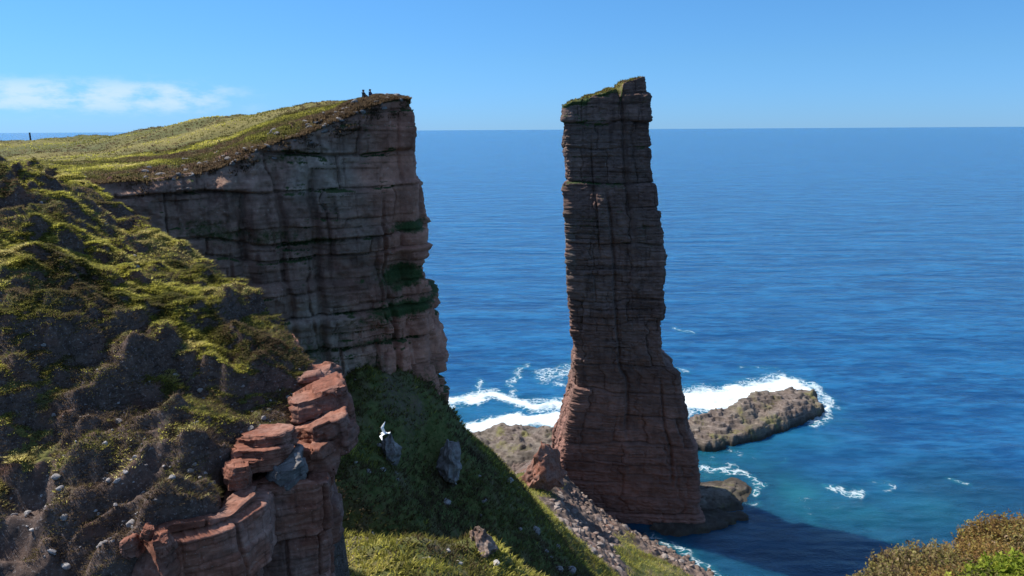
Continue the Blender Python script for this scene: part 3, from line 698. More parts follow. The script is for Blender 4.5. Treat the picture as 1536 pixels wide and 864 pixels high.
def scatter_hill():
    r = np.random.default_rng(5)
    m = (HOUT.ravel() < 0.2)
    V = np.stack([HX, HY, HZ], -1).reshape(-1, 3); N = HN.reshape(-1, 3); veg = HVEG.ravel()
    idx = np.nonzero(m & in_view(V) & (veg > 0.28))[0]
    w = np.clip(veg[idx], 0, 1.2) ** 1.3 * (0.08 + sstep(-0.28, 0.12, fbm(V[idx, 0], V[idx, 1], 0 * idx, 2.4, 3, 98))) * (0.6 + 0.6 * sstep(110, 114, V[idx, 2])); w /= w.sum()
    n = 66000
    pk = r.choice(idx, n, p=w)
    p = V[pk] + np.stack([r.uniform(-.06, .06, n), r.uniform(-.06, .06, n), 0 * pk], -1)
    x, y = p[:, 0], p[:, 1]
    f = fbm(x, y, 0 * x, 4.5, 3, 81); g = fbm(x, y, 0 * x, 1.6, 3, 82)
    col = np.clip(0.68 + 0.5 * f + 0.3 * g, 0.02, 0.98)
    h = 0.15 + 0.08 * np.clip(f, -0.7, 1) + 0.08 * r.random(n) ** 2
    mm = in_view(V) & (HOUT.ravel() < 1.5)
    zz = V[:, 2]; fz = fbm(V[:, 0], V[:, 1], 0 * zz, 2.2, 3, 95)
    i2 = np.nonzero(mm & (fz + 0.5 * sstep(109, 113, zz) > -0.55))[0]; n2 = 92000
    k2 = r.choice(i2, n2); x2, y2 = V[k2, 0], V[k2, 1]
    c2 = np.clip(0.20 + 0.3 * fbm(x2, y2, 0 * x2, 1.4, 3, 96) + 0.08 * r.normal(size=n2), 0.0, 0.5)
    o = tufts('heather', V[k2], N[k2], 0.07 + 0.17 * r.random(n2) ** 2, c2, 7, 0.13, 0.013, 0.8, GRASS, 66); tag(o, 'dark brown heather clumps on the banks of the near left slope', 'heather', kind='stuff')
    o = tufts('grass', p, N[pk], h, col, 9, 0.15, 0.017, 1.0, GRASS, 6); tag(o, 'yellow green grass and brown heather tufts covering the near left slope', 'grass', kind='stuff')

scatter_hill()

def scatter_plateau():
    r = np.random.default_rng(15)
    m = in_view(HEAD_TOP) & (HEAD_TOP[:, 1] < 165)
    m &= ((HEAD_RUB > 0.02) & (fbm(HEAD_TOP[:, 0], HEAD_TOP[:, 1], HEAD_TOP[:, 2], 2.0, 3, 97) > 0.15)) | (HEAD_DRY > 0)
    idx = np.nonzero(m)[0]; n = 46000
    pk = r.choice(idx, n); p = HEAD_TOP[pk]; x, y = p[:, 0], p[:, 1]
    col = np.clip(0.42 + 0.5 * (HEAD_DRY[pk] - 0.4) + 0.42 * fbm(x * 0.6 - y * 0.35, y * 2.2, 0 * x, 7, 4, 84) - 0.04 - 0.2 * HEAD_RUB[pk] + np.where(HEAD_DRY[pk] > 0, 0, 0.16), 0.08, 0.98)
    h = 0.17 + 0.12 * r.random(n) + 0.1 * HEAD_RUB[pk]
    nrm = np.tile([0, 0, 1.0], (n, 1))
    o = tufts('grass', p, nrm, h, col, 5, 0.3, 0.05, 0.8, GRASS, 16); tag(o, 'olive and straw coloured grass on the sunlit clifftop', 'grass', kind='stuff')
    p = STACK_TOP[r.choice(len(STACK_TOP), 2500)]
    o = tufts('grass', p, np.tile([0, 0, 1.0], (len(p), 1)), 0.35 + 0.4 * r.random(len(p)), 0.15 + 0.5 * r.random(len(p)), 5, 0.5, 0.12, 0.8, GRASS, 17)
    tag(o, 'green and straw coloured grass on top of the sea stack', 'grass', kind='stuff')
    V = np.stack([TX, TY, TZ], -1).reshape(-1, 3); veg = np.clip(TVEG.ravel(), 0, 1)
    idx = np.nonzero(in_view(V) & (veg > 0.3) & (V[:, 2] > 3) & (TY.ravel() < 225))[0]
    w = veg[idx] / (1 + (V[idx, 1] / 80) ** 2); w /= w.sum(); n = 40000
    pk = r.choice(idx, n, p=w); p = V[pk]; x, y = p[:, 0], p[:, 1]
    sunny = sstep(62, 57, y) + sstep(105, 115, y)  # sunlight painted into the grass colour, darker where the headland's shadow lies
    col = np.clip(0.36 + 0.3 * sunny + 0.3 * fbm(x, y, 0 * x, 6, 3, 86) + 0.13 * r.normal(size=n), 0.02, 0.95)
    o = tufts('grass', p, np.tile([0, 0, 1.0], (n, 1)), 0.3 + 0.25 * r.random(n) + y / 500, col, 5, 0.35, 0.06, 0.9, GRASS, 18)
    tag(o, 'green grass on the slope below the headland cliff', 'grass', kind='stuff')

scatter_plateau()


# ------------------------------------------------------------------ loose rocks and blocks
def rock_mesh(name, seed, sub=4, cuts=9, rough=0.07, attrs=True):
    bm = bmesh.new(); bmesh.ops.create_icosphere(bm, subdivisions=sub, radius=1.0)
    V = np.array([v.co[:] for v in bm.verts]); Fc = np.array([[v.index for v in f.verts] for f in bm.faces]); bm.free()
    r = np.random.default_rng(seed)
    for _ in range(cuts):
        n = r.normal(size=3); n /= np.linalg.norm(n); d = r.uniform(0.5, 0.82)
        k = V @ n; V = V - np.clip(k - d, 0, None)[:, None] * n
    V = V * (1 + rough * fbm(V[:, 0], V[:, 1], V[:, 2] + seed, 0.5, 3, seed)[:, None])
    return mesh_np(name, V, Fc, {'veg': np.zeros(len(V))}, smooth=sub > 3, tris=True)

def block_mesh(name, seed, res=42, rough=0.05, bevel=0.10, bed=0.03):
    """unit half-size box of weathered bedded rock"""
    bm = bmesh.new(); bmesh.ops.create_cube(bm, size=2.0)
    bmesh.ops.subdivide_edges(bm, edges=bm.edges[:], cuts=res, use_grid_fill=True)
    V = np.array([v.co[:] for v in bm.verts]); Fc = np.array([[v.index for v in f.verts] for f in bm.faces]); bm.free()
    r = np.random.default_rng(seed)
    p = 26.0; nrm = (np.abs(V) ** p).sum(1) ** (1 / p); Vr = V / nrm[:, None]
    N = np.sign(Vr) * np.abs(Vr) ** (p - 1); N /= np.linalg.norm(N, axis=1, keepdims=True)
    for _ in range(16):
        n = r.choice([-1, 1], 3) * r.uniform(0.05, 1, 3) * np.array([1, 1, 0.3]); n /= np.linalg.norm(n); d = r.uniform(0.97, 1.3)
        k = Vr @ n; Vr = Vr - np.clip(k - d, 0, None)[:, None] * n
    x, y, z = Vr.T
    fa = vnoise(x * 1.4 + seed, y * 1.4, z * 1.4, seed); o = rough * 0.9 * np.round(fa * 3) / 3 + rough * 0.5 * fbm(x, y, z + seed, 0.22, 4, seed + 1)
    ca = [np.floor(k_ * f_ + r.random() + 0.12 * vnoise(x * 3, y * 3, z * 3, seed + 8)) for k_, f_ in ((x, 1.1), (y, 1.1), (z, 1.5))]
    fr = [np.abs(k_ * f_ - np.round(k_ * f_)) for k_, f_ in ((x, 1.1), (y, 1.1), (z, 1.5))]
    ca = [k_.astype(np.int64) for k_ in ca]
    o += (rough + 0.06) * 2.2 * (_hash(ca[0], ca[1], ca[2], seed + 2) - 0.5)
    bz = z * 4 + 0.5 * vnoise(x * 2, y * 2, z * 0, seed)
    o -= bed * 0.6 * np.exp(-((bz - np.round(bz)) / 0.10) ** 2) * (np.abs(N[:, 2]) < 0.7)
    Vr = Vr + N * o[:, None]
    return mesh_np(name, Vr, Fc, {'veg': np.zeros(len(Vr))}, smooth=False)

def block(px0, py0, px1, py1, Y, depth, rot, label, seed, mat='red', name='sandstone_block', cat='rock block', rough=0.05, bed=0.03):
    a, b = P(px0, py0, Y), P(px1, py1, Y)
    c = (a + b) / 2 + np.array([0, depth / 2, 0])
    sx, sz = abs(b[0] - a[0]) / 2, abs(a[2] - b[2]) / 2
    me = block_mesh(name, seed, rough=rough, bed=bed)
    V = np.empty(len(me.vertices) * 3, np.float32); me.vertices.foreach_get('co', V); V = V.reshape(-1, 3)
    # displacement was made for a unit box: even it out on flat slabs
    V *= np.array([sx, depth / 2, sz]); me.vertices.foreach_set('co', V.ravel()); me.update()
    o = link(name, me, MT[mat], loc=tuple(c)); o.rotation_euler = tuple(math.radians(k) for k in rot)
    return tag(o, label, cat)

def crag(px0, py0, px1, py1, Y, depth, rot, label, seed, mat='grey', name='rock_crag', cat='crag', rough=0.1):
    a, b = P(px0, py0, Y), P(px1, py1, Y)
    me = rock_mesh(name, seed, 5, 16, 0.16)
    V = np.empty(len(me.vertices) * 3, np.float32); me.vertices.foreach_get('co', V); V = V.reshape(-1, 3)
    V += 0.14 * np.stack([fbm(V[:, 0], V[:, 1], V[:, 2] + 9 * k, 0.35, 3, seed + k) for k in range(3)], -1)
    V[:, :2] *= (1.15 - 0.38 * V[:, 2:3])                     # broad foot, narrow head
    V *= np.array([abs(b[0] - a[0]) / 2 * 1.15, depth / 2, abs(a[2] - b[2]) / 2 * 1.25]); me.vertices.foreach_set('co', V.ravel()); me.update()
    o = link(name, me, MT[mat], loc=tuple((a + b) / 2 + np.array([0, depth / 4, 0]))); o.rotation_euler = tuple(math.radians(k) for k in rot)
    return tag(o, label, cat)

def build_blocks():
    B = block; K = crag
    B(338, 684, 424, 714, 30.4, 2.4, (-8, 2, 20), 'layered reddish ledge with a sunlit top on the sheer buttress', 5, rough=0.08, bed=0.05)
    B(346, 660, 432, 684, 31.0, 2.4, (-6, -4, 8), 'thin reddish slab lying uppermost on the layered ledge', 6, rough=0.09, bed=0.04)
    B(326, 706, 366, 740, 29.2, 1.6, (-6, 4, 30), 'small red block broken off at the left end of the layered ledge', 7, rough=0.09)
    B(388, 704, 448, 740, 30.3, 2.4, (-8, -20, 14), 'grey tilted slab wedged between the layered ledge and the overhanging wedge', 8, mat='darkgrey', rough=0.07)
    B(424, 596, 516, 658, 34.6, 3.0, (0, -10, 16), 'big tan red block jutting from the slope above the overhang', 9, bed=0.05)
    B(430, 640, 523, 694, 33.4, 3.0, (0, -20, 14), 'overhanging wedge of red rock pointing at the sea', 10, bed=0.05)
    B(420, 676, 500, 730, 32.4, 2.5, (0, 2, 12), 'dark red block tucked under the overhanging wedge', 11)
    B(428, 566, 498, 600, 37.4, 3.0, (-4, -6, 14), 'low red ledge at the edge of the near slope above the big block', 12, rough=0.08, bed=0.04)
    B(486, 584, 516, 598, 35.2, 1.2, (-6, -4, 30), 'small pale slab perched on the edge above the sea', 15, rough=0.1)
    B(174, 816, 204, 842, 24.6, 0.8, (-14, -18, 20), 'rounded red rock at the left end of the buttress, lowest of three', 16, rough=0.12)
    B(208, 796, 226, 812, 24.9, 0.5, (-10, 20, 10), 'small pointed red rock low on the near slope', 17, rough=0.12)
    B(226, 810, 252, 836, 24.7, 0.8, (-10, -26, 14), 'red rock lying on the lip of the buttress at its left end', 18, rough=0.12)
    K(654, 668, 690, 724, hit_tal(672, 712) - 1.0, 5, (0, 8, 20), 'grey lichened crag standing in the shaded green slope', 19, mat='darkgrey', name='rock_crag', cat='crag', rough=0.12)
    K(568, 664, 600, 706, hit_tal(584, 696) - 0.6, 4, (0, -8, 10), 'dark grey crag on the shaded slope below the flying gull', 20, mat='darkgrey', name='rock_crag', cat='crag', rough=0.12)
    K(776, 684, 852, 752, hit_tal(815, 735) + 1.5, 10, (-4, 6, 30), 'sunlit red mound of rock at the left foot of the sea stack', 21, mat='red', name='rock_mound', cat='rock mound')
    K(706, 806, 738, 842, hit_tal(722, 830) + 0.4, 3, (-4, -6, 24), 'tan pointed boulder on the sunlit grass at the shadow edge', 22, mat='scree', name='boulder', cat='boulder', rough=0.1)

build_blocks()

def build_buttress():
    path = [(440, 500, 44), (478, 560, 39.5), (488, 640, 36), (490, 700, 33.2), (492, 724, 31.4), (470, 726, 30.8), (388, 724, 30.2), (382, 742, 28.8), (346, 774, 27.3), (256, 788, 26.0), (244, 810, 25.3), (226, 880, 24.3), (150, 960, 23.6)]
    W3 = np.array([P(*q) for q in path]); W2 = W3[:, :2]
    L = np.concatenate([[0], np.cumsum(np.hypot(*np.diff(W2, axis=0).T))])
    s_ = np.arange(0, L[-1], 0.045); nc = len(s_)
    c = np.stack([np.interp(s_, L, W3[:, k]) for k in range(3)], -1)
    ker = np.hanning(9); ker /= ker.sum()
    for k in (0, 1, 2): c[:, k] = np.convolve(np.pad(c[:, k], 4, 'edge'), ker, 'valid')
    tg = np.gradient(c[:, :2], axis=0); ker = np.hanning(25); ker /= ker.sum()
    for k in (0, 1): tg[:, k] = np.convolve(np.pad(tg[:, k], 12, 'edge'), ker, 'valid')
    tg /= np.linalg.norm(tg, axis=1, keepdims=True); nrm = np.stack([-tg[:, 1], tg[:, 0]], -1)
    nr = 300; t = np.linspace(0, 1, nr)[:, None]
    zt = c[None, :, 2]; Z = zt - 14 + t * 14
    S = s_[None, :] + 0 * Z
    d7, t7 = strata(S, Z, 71, (1.0, 3.0), (1.3, 3.4), 0.16, 0.3, 0.3, 0.06, 0.3, True)
    d = d7 + strata(S, Z, 72, (0.25, 0.8), (0.5, 2.0), 0.03, 0.06, 0.07, 0.03, 0.2)
    d += 0.3 * fbm(c[None, :, 0] + 0 * Z, c[None, :, 1] + 0 * Z, Z, 2.5, 4, 73) + 0.06 * fbm(c[None, :, 0] + 0 * Z, c[None, :, 1] + 0 * Z, Z, 0.4, 4, 74)
    d += 0.15 * (1 - t)
    d *= 1 - 0.6 * sstep(0.985, 1, t)
    X = c[None, :, 0] + d * nrm[None, :, 0]; Y = c[None, :, 1] + d * nrm[None, :, 1]
    rows = [np.stack([X, Y, Z + 0 * X], -1)]
    e = rows[0][-1]
    for k in range(1, 41):
        q = e.copy(); q[:, :2] -= nrm * (k * 0.035); q[:, 2] += -0.004 * k + 0.13 * fbm(q[:, 0], q[:, 1], 0 * q[:, 0], 0.7, 4, 75) * min(1, k / 4) - 0.02 * max(0, k - 25)
        rows.append(q[None])
    V = np.concatenate(rows, 0)
    me = mesh_np('sandstone_buttress', V.reshape(-1, 3), grid_quads(V.shape[0], nc), {'veg': np.zeros(V.shape[0] * nc), 'tone': np.concatenate([t7, np.zeros((V.shape[0] - nr, nc))], 0)})
    tag(link('sandstone_buttress', me, MT['red']), 'sheer red sandstone buttress with joints under the near slope at the bottom', 'cliff')
build_buttress()

def place_rocks():
    r = np.random.default_rng(33)
    protos = {}
    def rocks(name, mat, P_, sizes, label, cat, group, sub=3, flat=0.7):
        ms = []
        for k in range(7):
            me = rock_mesh(name, 300 + k + 10 * len(protos), sub); me.materials.append(MT[mat]); ms.append(me)
        protos[group] = ms
        base = None
        for i, (p, sz) in enumerate(zip(P_, sizes)):
            if base is None:
                o = base = bpy.data.objects.new(name, ms[0]); 
            else:
                o = base.copy(); o.data = ms[i % 7]
            COL.objects.link(o); o.location = tuple(p)
            o.scale = (sz * r.uniform(0.8, 1.3), sz * r.uniform(0.8, 1.2), sz * flat * r.uniform(0.7, 1.2)); o.rotation_euler = (r.uniform(-.3, .3), r.uniform(-.3, .3), r.uniform(0, 6.28))
            tag(o, label, cat, group)
    V = np.stack([HX, HY, HZ], -1).reshape(-1, 3); ok = in_view(V, -10) & (HOUT.ravel() < 0)
    wt = (0.15 + 1.5 * sstep(113, 109, V[:, 2])) * (HVEG.ravel() < 0.6); i = np.nonzero(ok & (wt > 0))[0]
    pk = r.choice(i, 190, p=wt[i] / wt[i].sum(), replace=False); sz = 0.05 + 0.17 * r.random(190) ** 2.4
    rocks('stone', 'grey', V[pk] + [0, 0, 0.02], sz, 'small pale grey stone lying in the heather of the near slope', 'stone', 'stones on the near slope')
    T = np.stack([TX, TY, TZ], -1).reshape(-1, 3); sc = TSCREE.ravel()
    i = np.nonzero(in_view(T, -5) & (sc > 0.5) & (T[:, 2] > 0.2) & (T[:, 1] < 215) & (T[:, 1] > 95))[0]
    pk = r.choice(i, 240, replace=False); sz = 0.5 + 1.0 * r.random(240) ** 2.5
    rocks('boulder', 'scree', T[pk], sz, 'weathered angular boulder in the scree running down to the inlet', 'boulder', 'boulders of the scree below the stack')
    i = np.nonzero(in_view(T, -5) & (sc < 0.3) & (T[:, 1] < 100) & (T[:, 2] > 40))[0]
    pk = r.choice(i, 90, replace=False); sz = 0.25 + 0.6 * r.random(90) ** 2.5
    rocks('fallen_stone', 'grey', T[pk], sz, 'grey fallen stone lying in the grass below the headland cliff', 'stone', 'stones fallen below the headland cliff')
    ps = []
    for a_, b_, Y_ in ((524, 822, 0), (538, 826, 0), (553, 821, 0), (566, 834, 0), (572, 824, 0), (583, 829, 0), (600, 838, 0), (618, 828, 0), (632, 842, 0), (652, 842, 0), (690, 848, 0), (745, 848, 0), (782, 858, 0), (640, 834, 0)):
        Y_ = hit_tal(a_, b_); q = P(a_, b_, Y_); ps.append((q[0], q[1], float(tal_f(q[0], q[1])) + 0.12))
    rocks('pale_boulder', 'pale', np.array(ps), 0.16 + 0.26 * r.random(len(ps)), 'pale lichened boulder lying in the sunlit grass at the bottom', 'boulder', 'pale boulders in the sunlit grass')
    lipm = HEAD_RUB > 0.35
    i = np.nonzero(lipm & in_view(HEAD_TOP, -5) & (HEAD_TOP[:, 0] > -50))[0]
    wr = HEAD_RUB[i] ** 3; pk = r.choice(i, 290, replace=False, p=wr / wr.sum()); sz = 0.13 + 0.42 * r.random(290) ** 2.2
    rocks('rim_stone', 'darkgrey', HEAD_TOP[pk], sz, 'grey stone in the rubble along the rim of the headland', 'stone', 'stones along the headland rim')

place_rocks()

# ------------------------------------------------------------------ knoll with heather at the lower right
KN = [(0, 0, 122.3), (-3, -3, 122.2), (6, -4, 122.8), (0, 2.5, 121.6), (-3, 2, 121.4), tuple(P(1250, 925, 3.4)), tuple(P(1400, 864, 3.9)), tuple(P(1536, 820, 4.3)), tuple(P(1536, 890, 3.3)), tuple(P(1700, 800, 4.4)), (5, 0, 122.6), (8, 3, 122.8), (9, -3, 123.2)]
kn_f = rbf(KN, 0.5)
def build_knoll():
    xs = np.arange(-5, 10, 0.06); ys = np.arange(-5, 8, 0.06)
    X, Y = np.meshgrid(xs, ys)
    e = np.interp(X, [-5, 0, 1.2, 2.4, 3.4, 10], [2.0, 2.6, 3.3, 4.1, 4.5, 5.0])
    out = Y - e + 0.2 * fbm(X, Y, 0 * X, 1.0, 3, 110)
    Z = kn_f(X, Y) + 0.05 * fbm(X, Y, 0 * X, 0.5, 4, 111) - np.clip(out, 0, 9) * 2.2 - np.clip(out, 0, 0.4) * 1.0
    V = np.stack([X, Y, Z], -1).reshape(-1, 3)
    me = mesh_np('knoll', V, grid_quads(*X.shape), {'veg': np.full(len(V), 0.6)})
    tag(link('knoll', me, MT['hill']), kind='structure')
build_knoll()

STEM = plain_mat('heather_stem', (0.09, 0.055, 0.035), 0.9)
def sprigs(rg, base, n, rad, h, leaf, nleaf):
    """n upright sprigs of a low bush: stems (ribbons crossed) and leaves"""
    a = rg.uniform(0, 6.283, n); q = np.sqrt(rg.random(n)); R = q * rad
    bx = base[0] + R * np.cos(a); by = base[1] + R * np.sin(a); bz = kn_f(bx, by) - 0.03
    hh = h * (1.0 - 0.45 * q ** 2) * (0.55 + 0.75 * rg.random(n) ** 1.6)
    dx = 0.35 * q * np.cos(a) + rg.normal(0, 0.16, n) + 0.06; dy = 0.35 * q * np.sin(a) + rg.normal(0, 0.16, n)
    D = np.stack([dx, dy, np.ones(n)], -1); D /= np.linalg.norm(D, axis=1, keepdims=True)
    Bp = np.stack([bx, by, bz], -1); T = Bp + D * hh[:, None]
    sv, sf = [], []
    for k in range(2):
        sdv = np.array([0.0018, 0, 0]) if k == 0 else np.array([0, 0.0018, 0])
        i = np.arange(n)[:, None] * 3 + k * n * 3
        sv.append(np.stack([Bp - sdv, Bp + sdv, T], 1).reshape(-1, 3)); sf.append(i + [0, 1, 2])
    SV, SF = np.concatenate(sv), np.concatenate(sf)
    m = n * nleaf
    t = np.tile(np.linspace(0.35, 1.02, nleaf), n) + rg.normal(0, 0.03, m)
    B = np.repeat(Bp, nleaf, 0); DD = np.repeat(D, nleaf, 0); H = np.repeat(hh, nleaf)
    c = B + DD * (H * t)[:, None]
    ph = rg.uniform(0, 6.283, m)
    od = np.stack([np.cos(ph), np.sin(ph), rg.uniform(0.2, 1.1, m)], -1); od /= np.linalg.norm(od, axis=1, keepdims=True)
    side = np.cross(od, np.array([0, 0, 1.0]) + rg.normal(0, 0.4, (m, 3))); side /= np.linalg.norm(side, axis=1, keepdims=True)
    l = leaf * (0.5 + 1.3 * rg.random(m) ** 2)[:, None]
    LV = np.stack([c, c + od * l * 0.5 + side * l * 0.28, c + od * l, c + od * l * 0.5 - side * l * 0.28], 1).reshape(-1, 3)
    LF = np.arange(m)[:, None] * 4 + [0, 1, 2, 3]
    col = np.repeat(np.clip(np.repeat(rg.normal(0.5, 0.2, n), nleaf) + rg.normal(0, 0.12, m), 0, 1), 4)
    return SV, SF, LV, LF, col

HB = {'rust': foliage_mat('rust_heather', [(0.0, (0.06, 0.03, 0.018)), (0.35, (0.19, 0.105, 0.035)), (0.6, (0.29, 0.19, 0.055)), (0.8, (0.25, 0.22, 0.05)), (1.0, (0.36, 0.24, 0.16))], 0.35),
      'brown': foliage_mat('brown_heather', [(0.0, (0.05, 0.035, 0.025)), (0.35, (0.17, 0.11, 0.05)), (0.6, (0.21, 0.19, 0.05)), (0.8, (0.29, 0.2, 0.12)), (1.0, (0.30, 0.27, 0.08))], 0.35),
      'lime': foliage_mat('green_bush', [(0.0, (0.07, 0.1, 0.01)), (0.5, (0.2, 0.25, 0.02)), (1.0, (0.42, 0.42, 0.06))], 0.4),
      'olive': foliage_mat('olive_heather', [(0.0, (0.05, 0.05, 0.015)), (0.5, (0.13, 0.12, 0.035)), (1.0, (0.24, 0.2, 0.07))], 0.3)}
def bush(px, py, Y, rad, h, kind, label, seed):
    c = P(px, py, Y); base = (c[0], c[1], float(kn_f(c[0], c[1])))
    rg = np.random.default_rng(seed)
    SV, SF, LV, LF, col = sprigs(rg, base, int(2300 * rad * rad / 0.09), rad, h, 0.014 if kind != 'lime' else 0.02, 34)
    o = bpy.data.objects.new('heather_bush' if kind != 'lime' else 'green_bush', None); COL.objects.link(o); o.location = base; o.empty_display_size = 0.1
    tag(o, label, 'bush')
    link('stems', mesh_np('stems', SV - np.array(base), SF, None, False, True), STEM, o)
    link('foliage', mesh_np('foliage', LV - np.array(base), LF, {'col': col}, False), HB[kind], o)

bush(1325, 884, 3.6, 0.2, 0.15, 'brown', 'low brown heather bush at the bottom left end of the near heather', 201)
bush(1388, 850, 3.9, 0.26, 0.19, 'brown', 'rounded brown and green heather bush with the sea right behind it', 202)
bush(1405, 880, 3.5, 0.22, 0.14, 'rust', 'rusty red heather bush at the bottom beside the yellow green bush', 203)
bush(1462, 852, 3.9, 0.22, 0.18, 'rust', 'dull pinkish heather bush in the middle of the near heather', 204)
bush(1522, 830, 4.2, 0.28, 0.22, 'rust', 'tallest orange brown heather bush at the right edge', 205)
bush(1478, 862, 3.4, 0.2, 0.13, 'olive', 'olive heather bush between the rusty and the yellow green ones', 206)
bush(1525, 858, 3.4, 0.22, 0.17, 'lime', 'bright yellow green bush in the bottom right corner', 207)
bush(1450, 880, 3.3, 0.18, 0.12, 'lime', 'small bright yellow green bush cut by the bottom of the picture', 208)
bush(1600, 830, 4.0, 0.35, 0.24, 'brown', 'brown heather bush cut by the right edge beside the tallest orange bush', 209)

# ------------------------------------------------------------------ people, gull, post
def skin_mesh(name, verts, edges, radii, levels=2):
    me = bpy.data.meshes.new(name + '_cage'); me.from_pydata(verts, edges, [])
    o = bpy.data.objects.new(name + '_cage', me); COL.objects.link(o)
    o.modifiers.new('skin', 'SKIN')
    for i, rd in enumerate(radii):
        me.skin_vertices[0].data[i].radius = rd if isinstance(rd, tuple) else (rd, rd)
    me.skin_vertices[0].data[0].use_root = True
    sb = o.modifiers.new('sub', 'SUBSURF'); sb.levels = levels
    dg = bpy.context.evaluated_depsgraph_get(); res = bpy.data.meshes.new_from_object(o.evaluated_get(dg))
    bpy.data.objects.remove(o); bpy.data.meshes.remove(me)
    res.name = name; res.materials.clear()
    for p in res.polygons: p.use_smooth = True
    return res

SKIN = plain_mat('skin', (0.5, 0.3, 0.22), 0.6, 0.1)
def person(px, py, Y, rz, jacket, legs, hair, label, scale=1.0, lean=0.0):
    d = HEAD_TOP - CAM; ax = d @ _F; hx = CX + F_PX * (d @ _R) / ax; hy = CY - F_PX * (d @ _U) / ax
    k = np.nonzero((np.abs(hx - px) < 2.5) & (HEAD_TOP[:, 1] < 97))[0]; k = k[np.argmin(hy[k])]
    c = HEAD_TOP[k]; z = float(c[2]) + 0.06
    v = [(0, 0, .12), (-.02, 0, .34), (lean, 0, .52), (.03 + lean, 0, .63), (.05 + lean, 0, .74), (.06 + lean, 0, .84),
         (lean, .17, .56), (.13 + lean, .22, .34), (.34, .12, .30), (.42, .1, .31),
         (lean, -.17, .56), (.13 + lean, -.22, .34), (.34, -.12, .30), (.42, -.1, .31),
         (.06, .1, .12), (.45, .11, .26), (.58, .11, -.12), (.72, .11, -.15),
         (.06, -.1, .12), (.43, -.11, .30), (.55, -.11, -.10), (.69, -.11, -.13)]
    e = [(0, 1), (1, 2), (2, 3), (3, 4), (4, 5), (2, 6), (6, 7), (7, 8), (8, 9), (2, 10), (10, 11), (11, 12), (12, 13), (0, 14), (14, 15), (15, 16), (16, 17), (0, 18), (18, 19), (19, 20), (20, 21)]
    rd = [.14, .13, .14, .055, .095, .085, .06, .045, .035, .03, .06, .045, .035, .03, .09, .065, .045, .035, .09, .065, .045, .035]
    o = link('person', skin_mesh('person', v, e, rd), SKIN, loc=(c[0], c[1], z)); o.rotation_euler = (0, 0, rz); o.scale = (scale,) * 3
    tag(o, label, 'person', 'hikers sitting on the headland rim')
    jv = [0, 1, 2, 6, 7, 8, 10, 11, 12]; mp = {a: i for i, a in enumerate(jv)}
    je = [(mp[a], mp[b]) for a, b in e if a in mp and b in mp]
    link('jacket', skin_mesh('jacket', [v[i] for i in jv], je, [rd[i] + .028 for i in jv]), plain_mat('jacket_cloth', jacket, 0.9), o)
    tv = [0, 14, 15, 16, 18, 19, 20]; mp = {a: i for i, a in enumerate(tv)}
    te = [(mp[a], mp[b]) for a, b in e if a in mp and b in mp]
    link('trousers', skin_mesh('trousers', [v[i] for i in tv], te, [.15] + [rd[i] + .02 for i in tv[1:]]), plain_mat('trouser_cloth', legs, 0.9), o)
    link('hair', skin_mesh('hair', [(.02 + lean, 0, .80), (.03 + lean, 0, .87), (-.03 + lean, 0, .74)], [(0, 1), (0, 2)], [.105, .085, .08]), plain_mat('hair', hair, 0.8), o)

person(543.5, 150, 90.5, math.radians(-30), (0.012, 0.03, 0.028), (0.05, 0.035, 0.03), (0.02, 0.015, 0.012), 'person in a dark green black jacket sitting on the headland rim', 1.15)
person(553, 151, 90.5, math.radians(-20), (0.03, 0.04, 0.09), (0.36, 0.2, 0.16), (0.03, 0.02, 0.02), 'person in a navy jacket and pinkish trousers sitting on the headland rim', 1.12, 0.03)

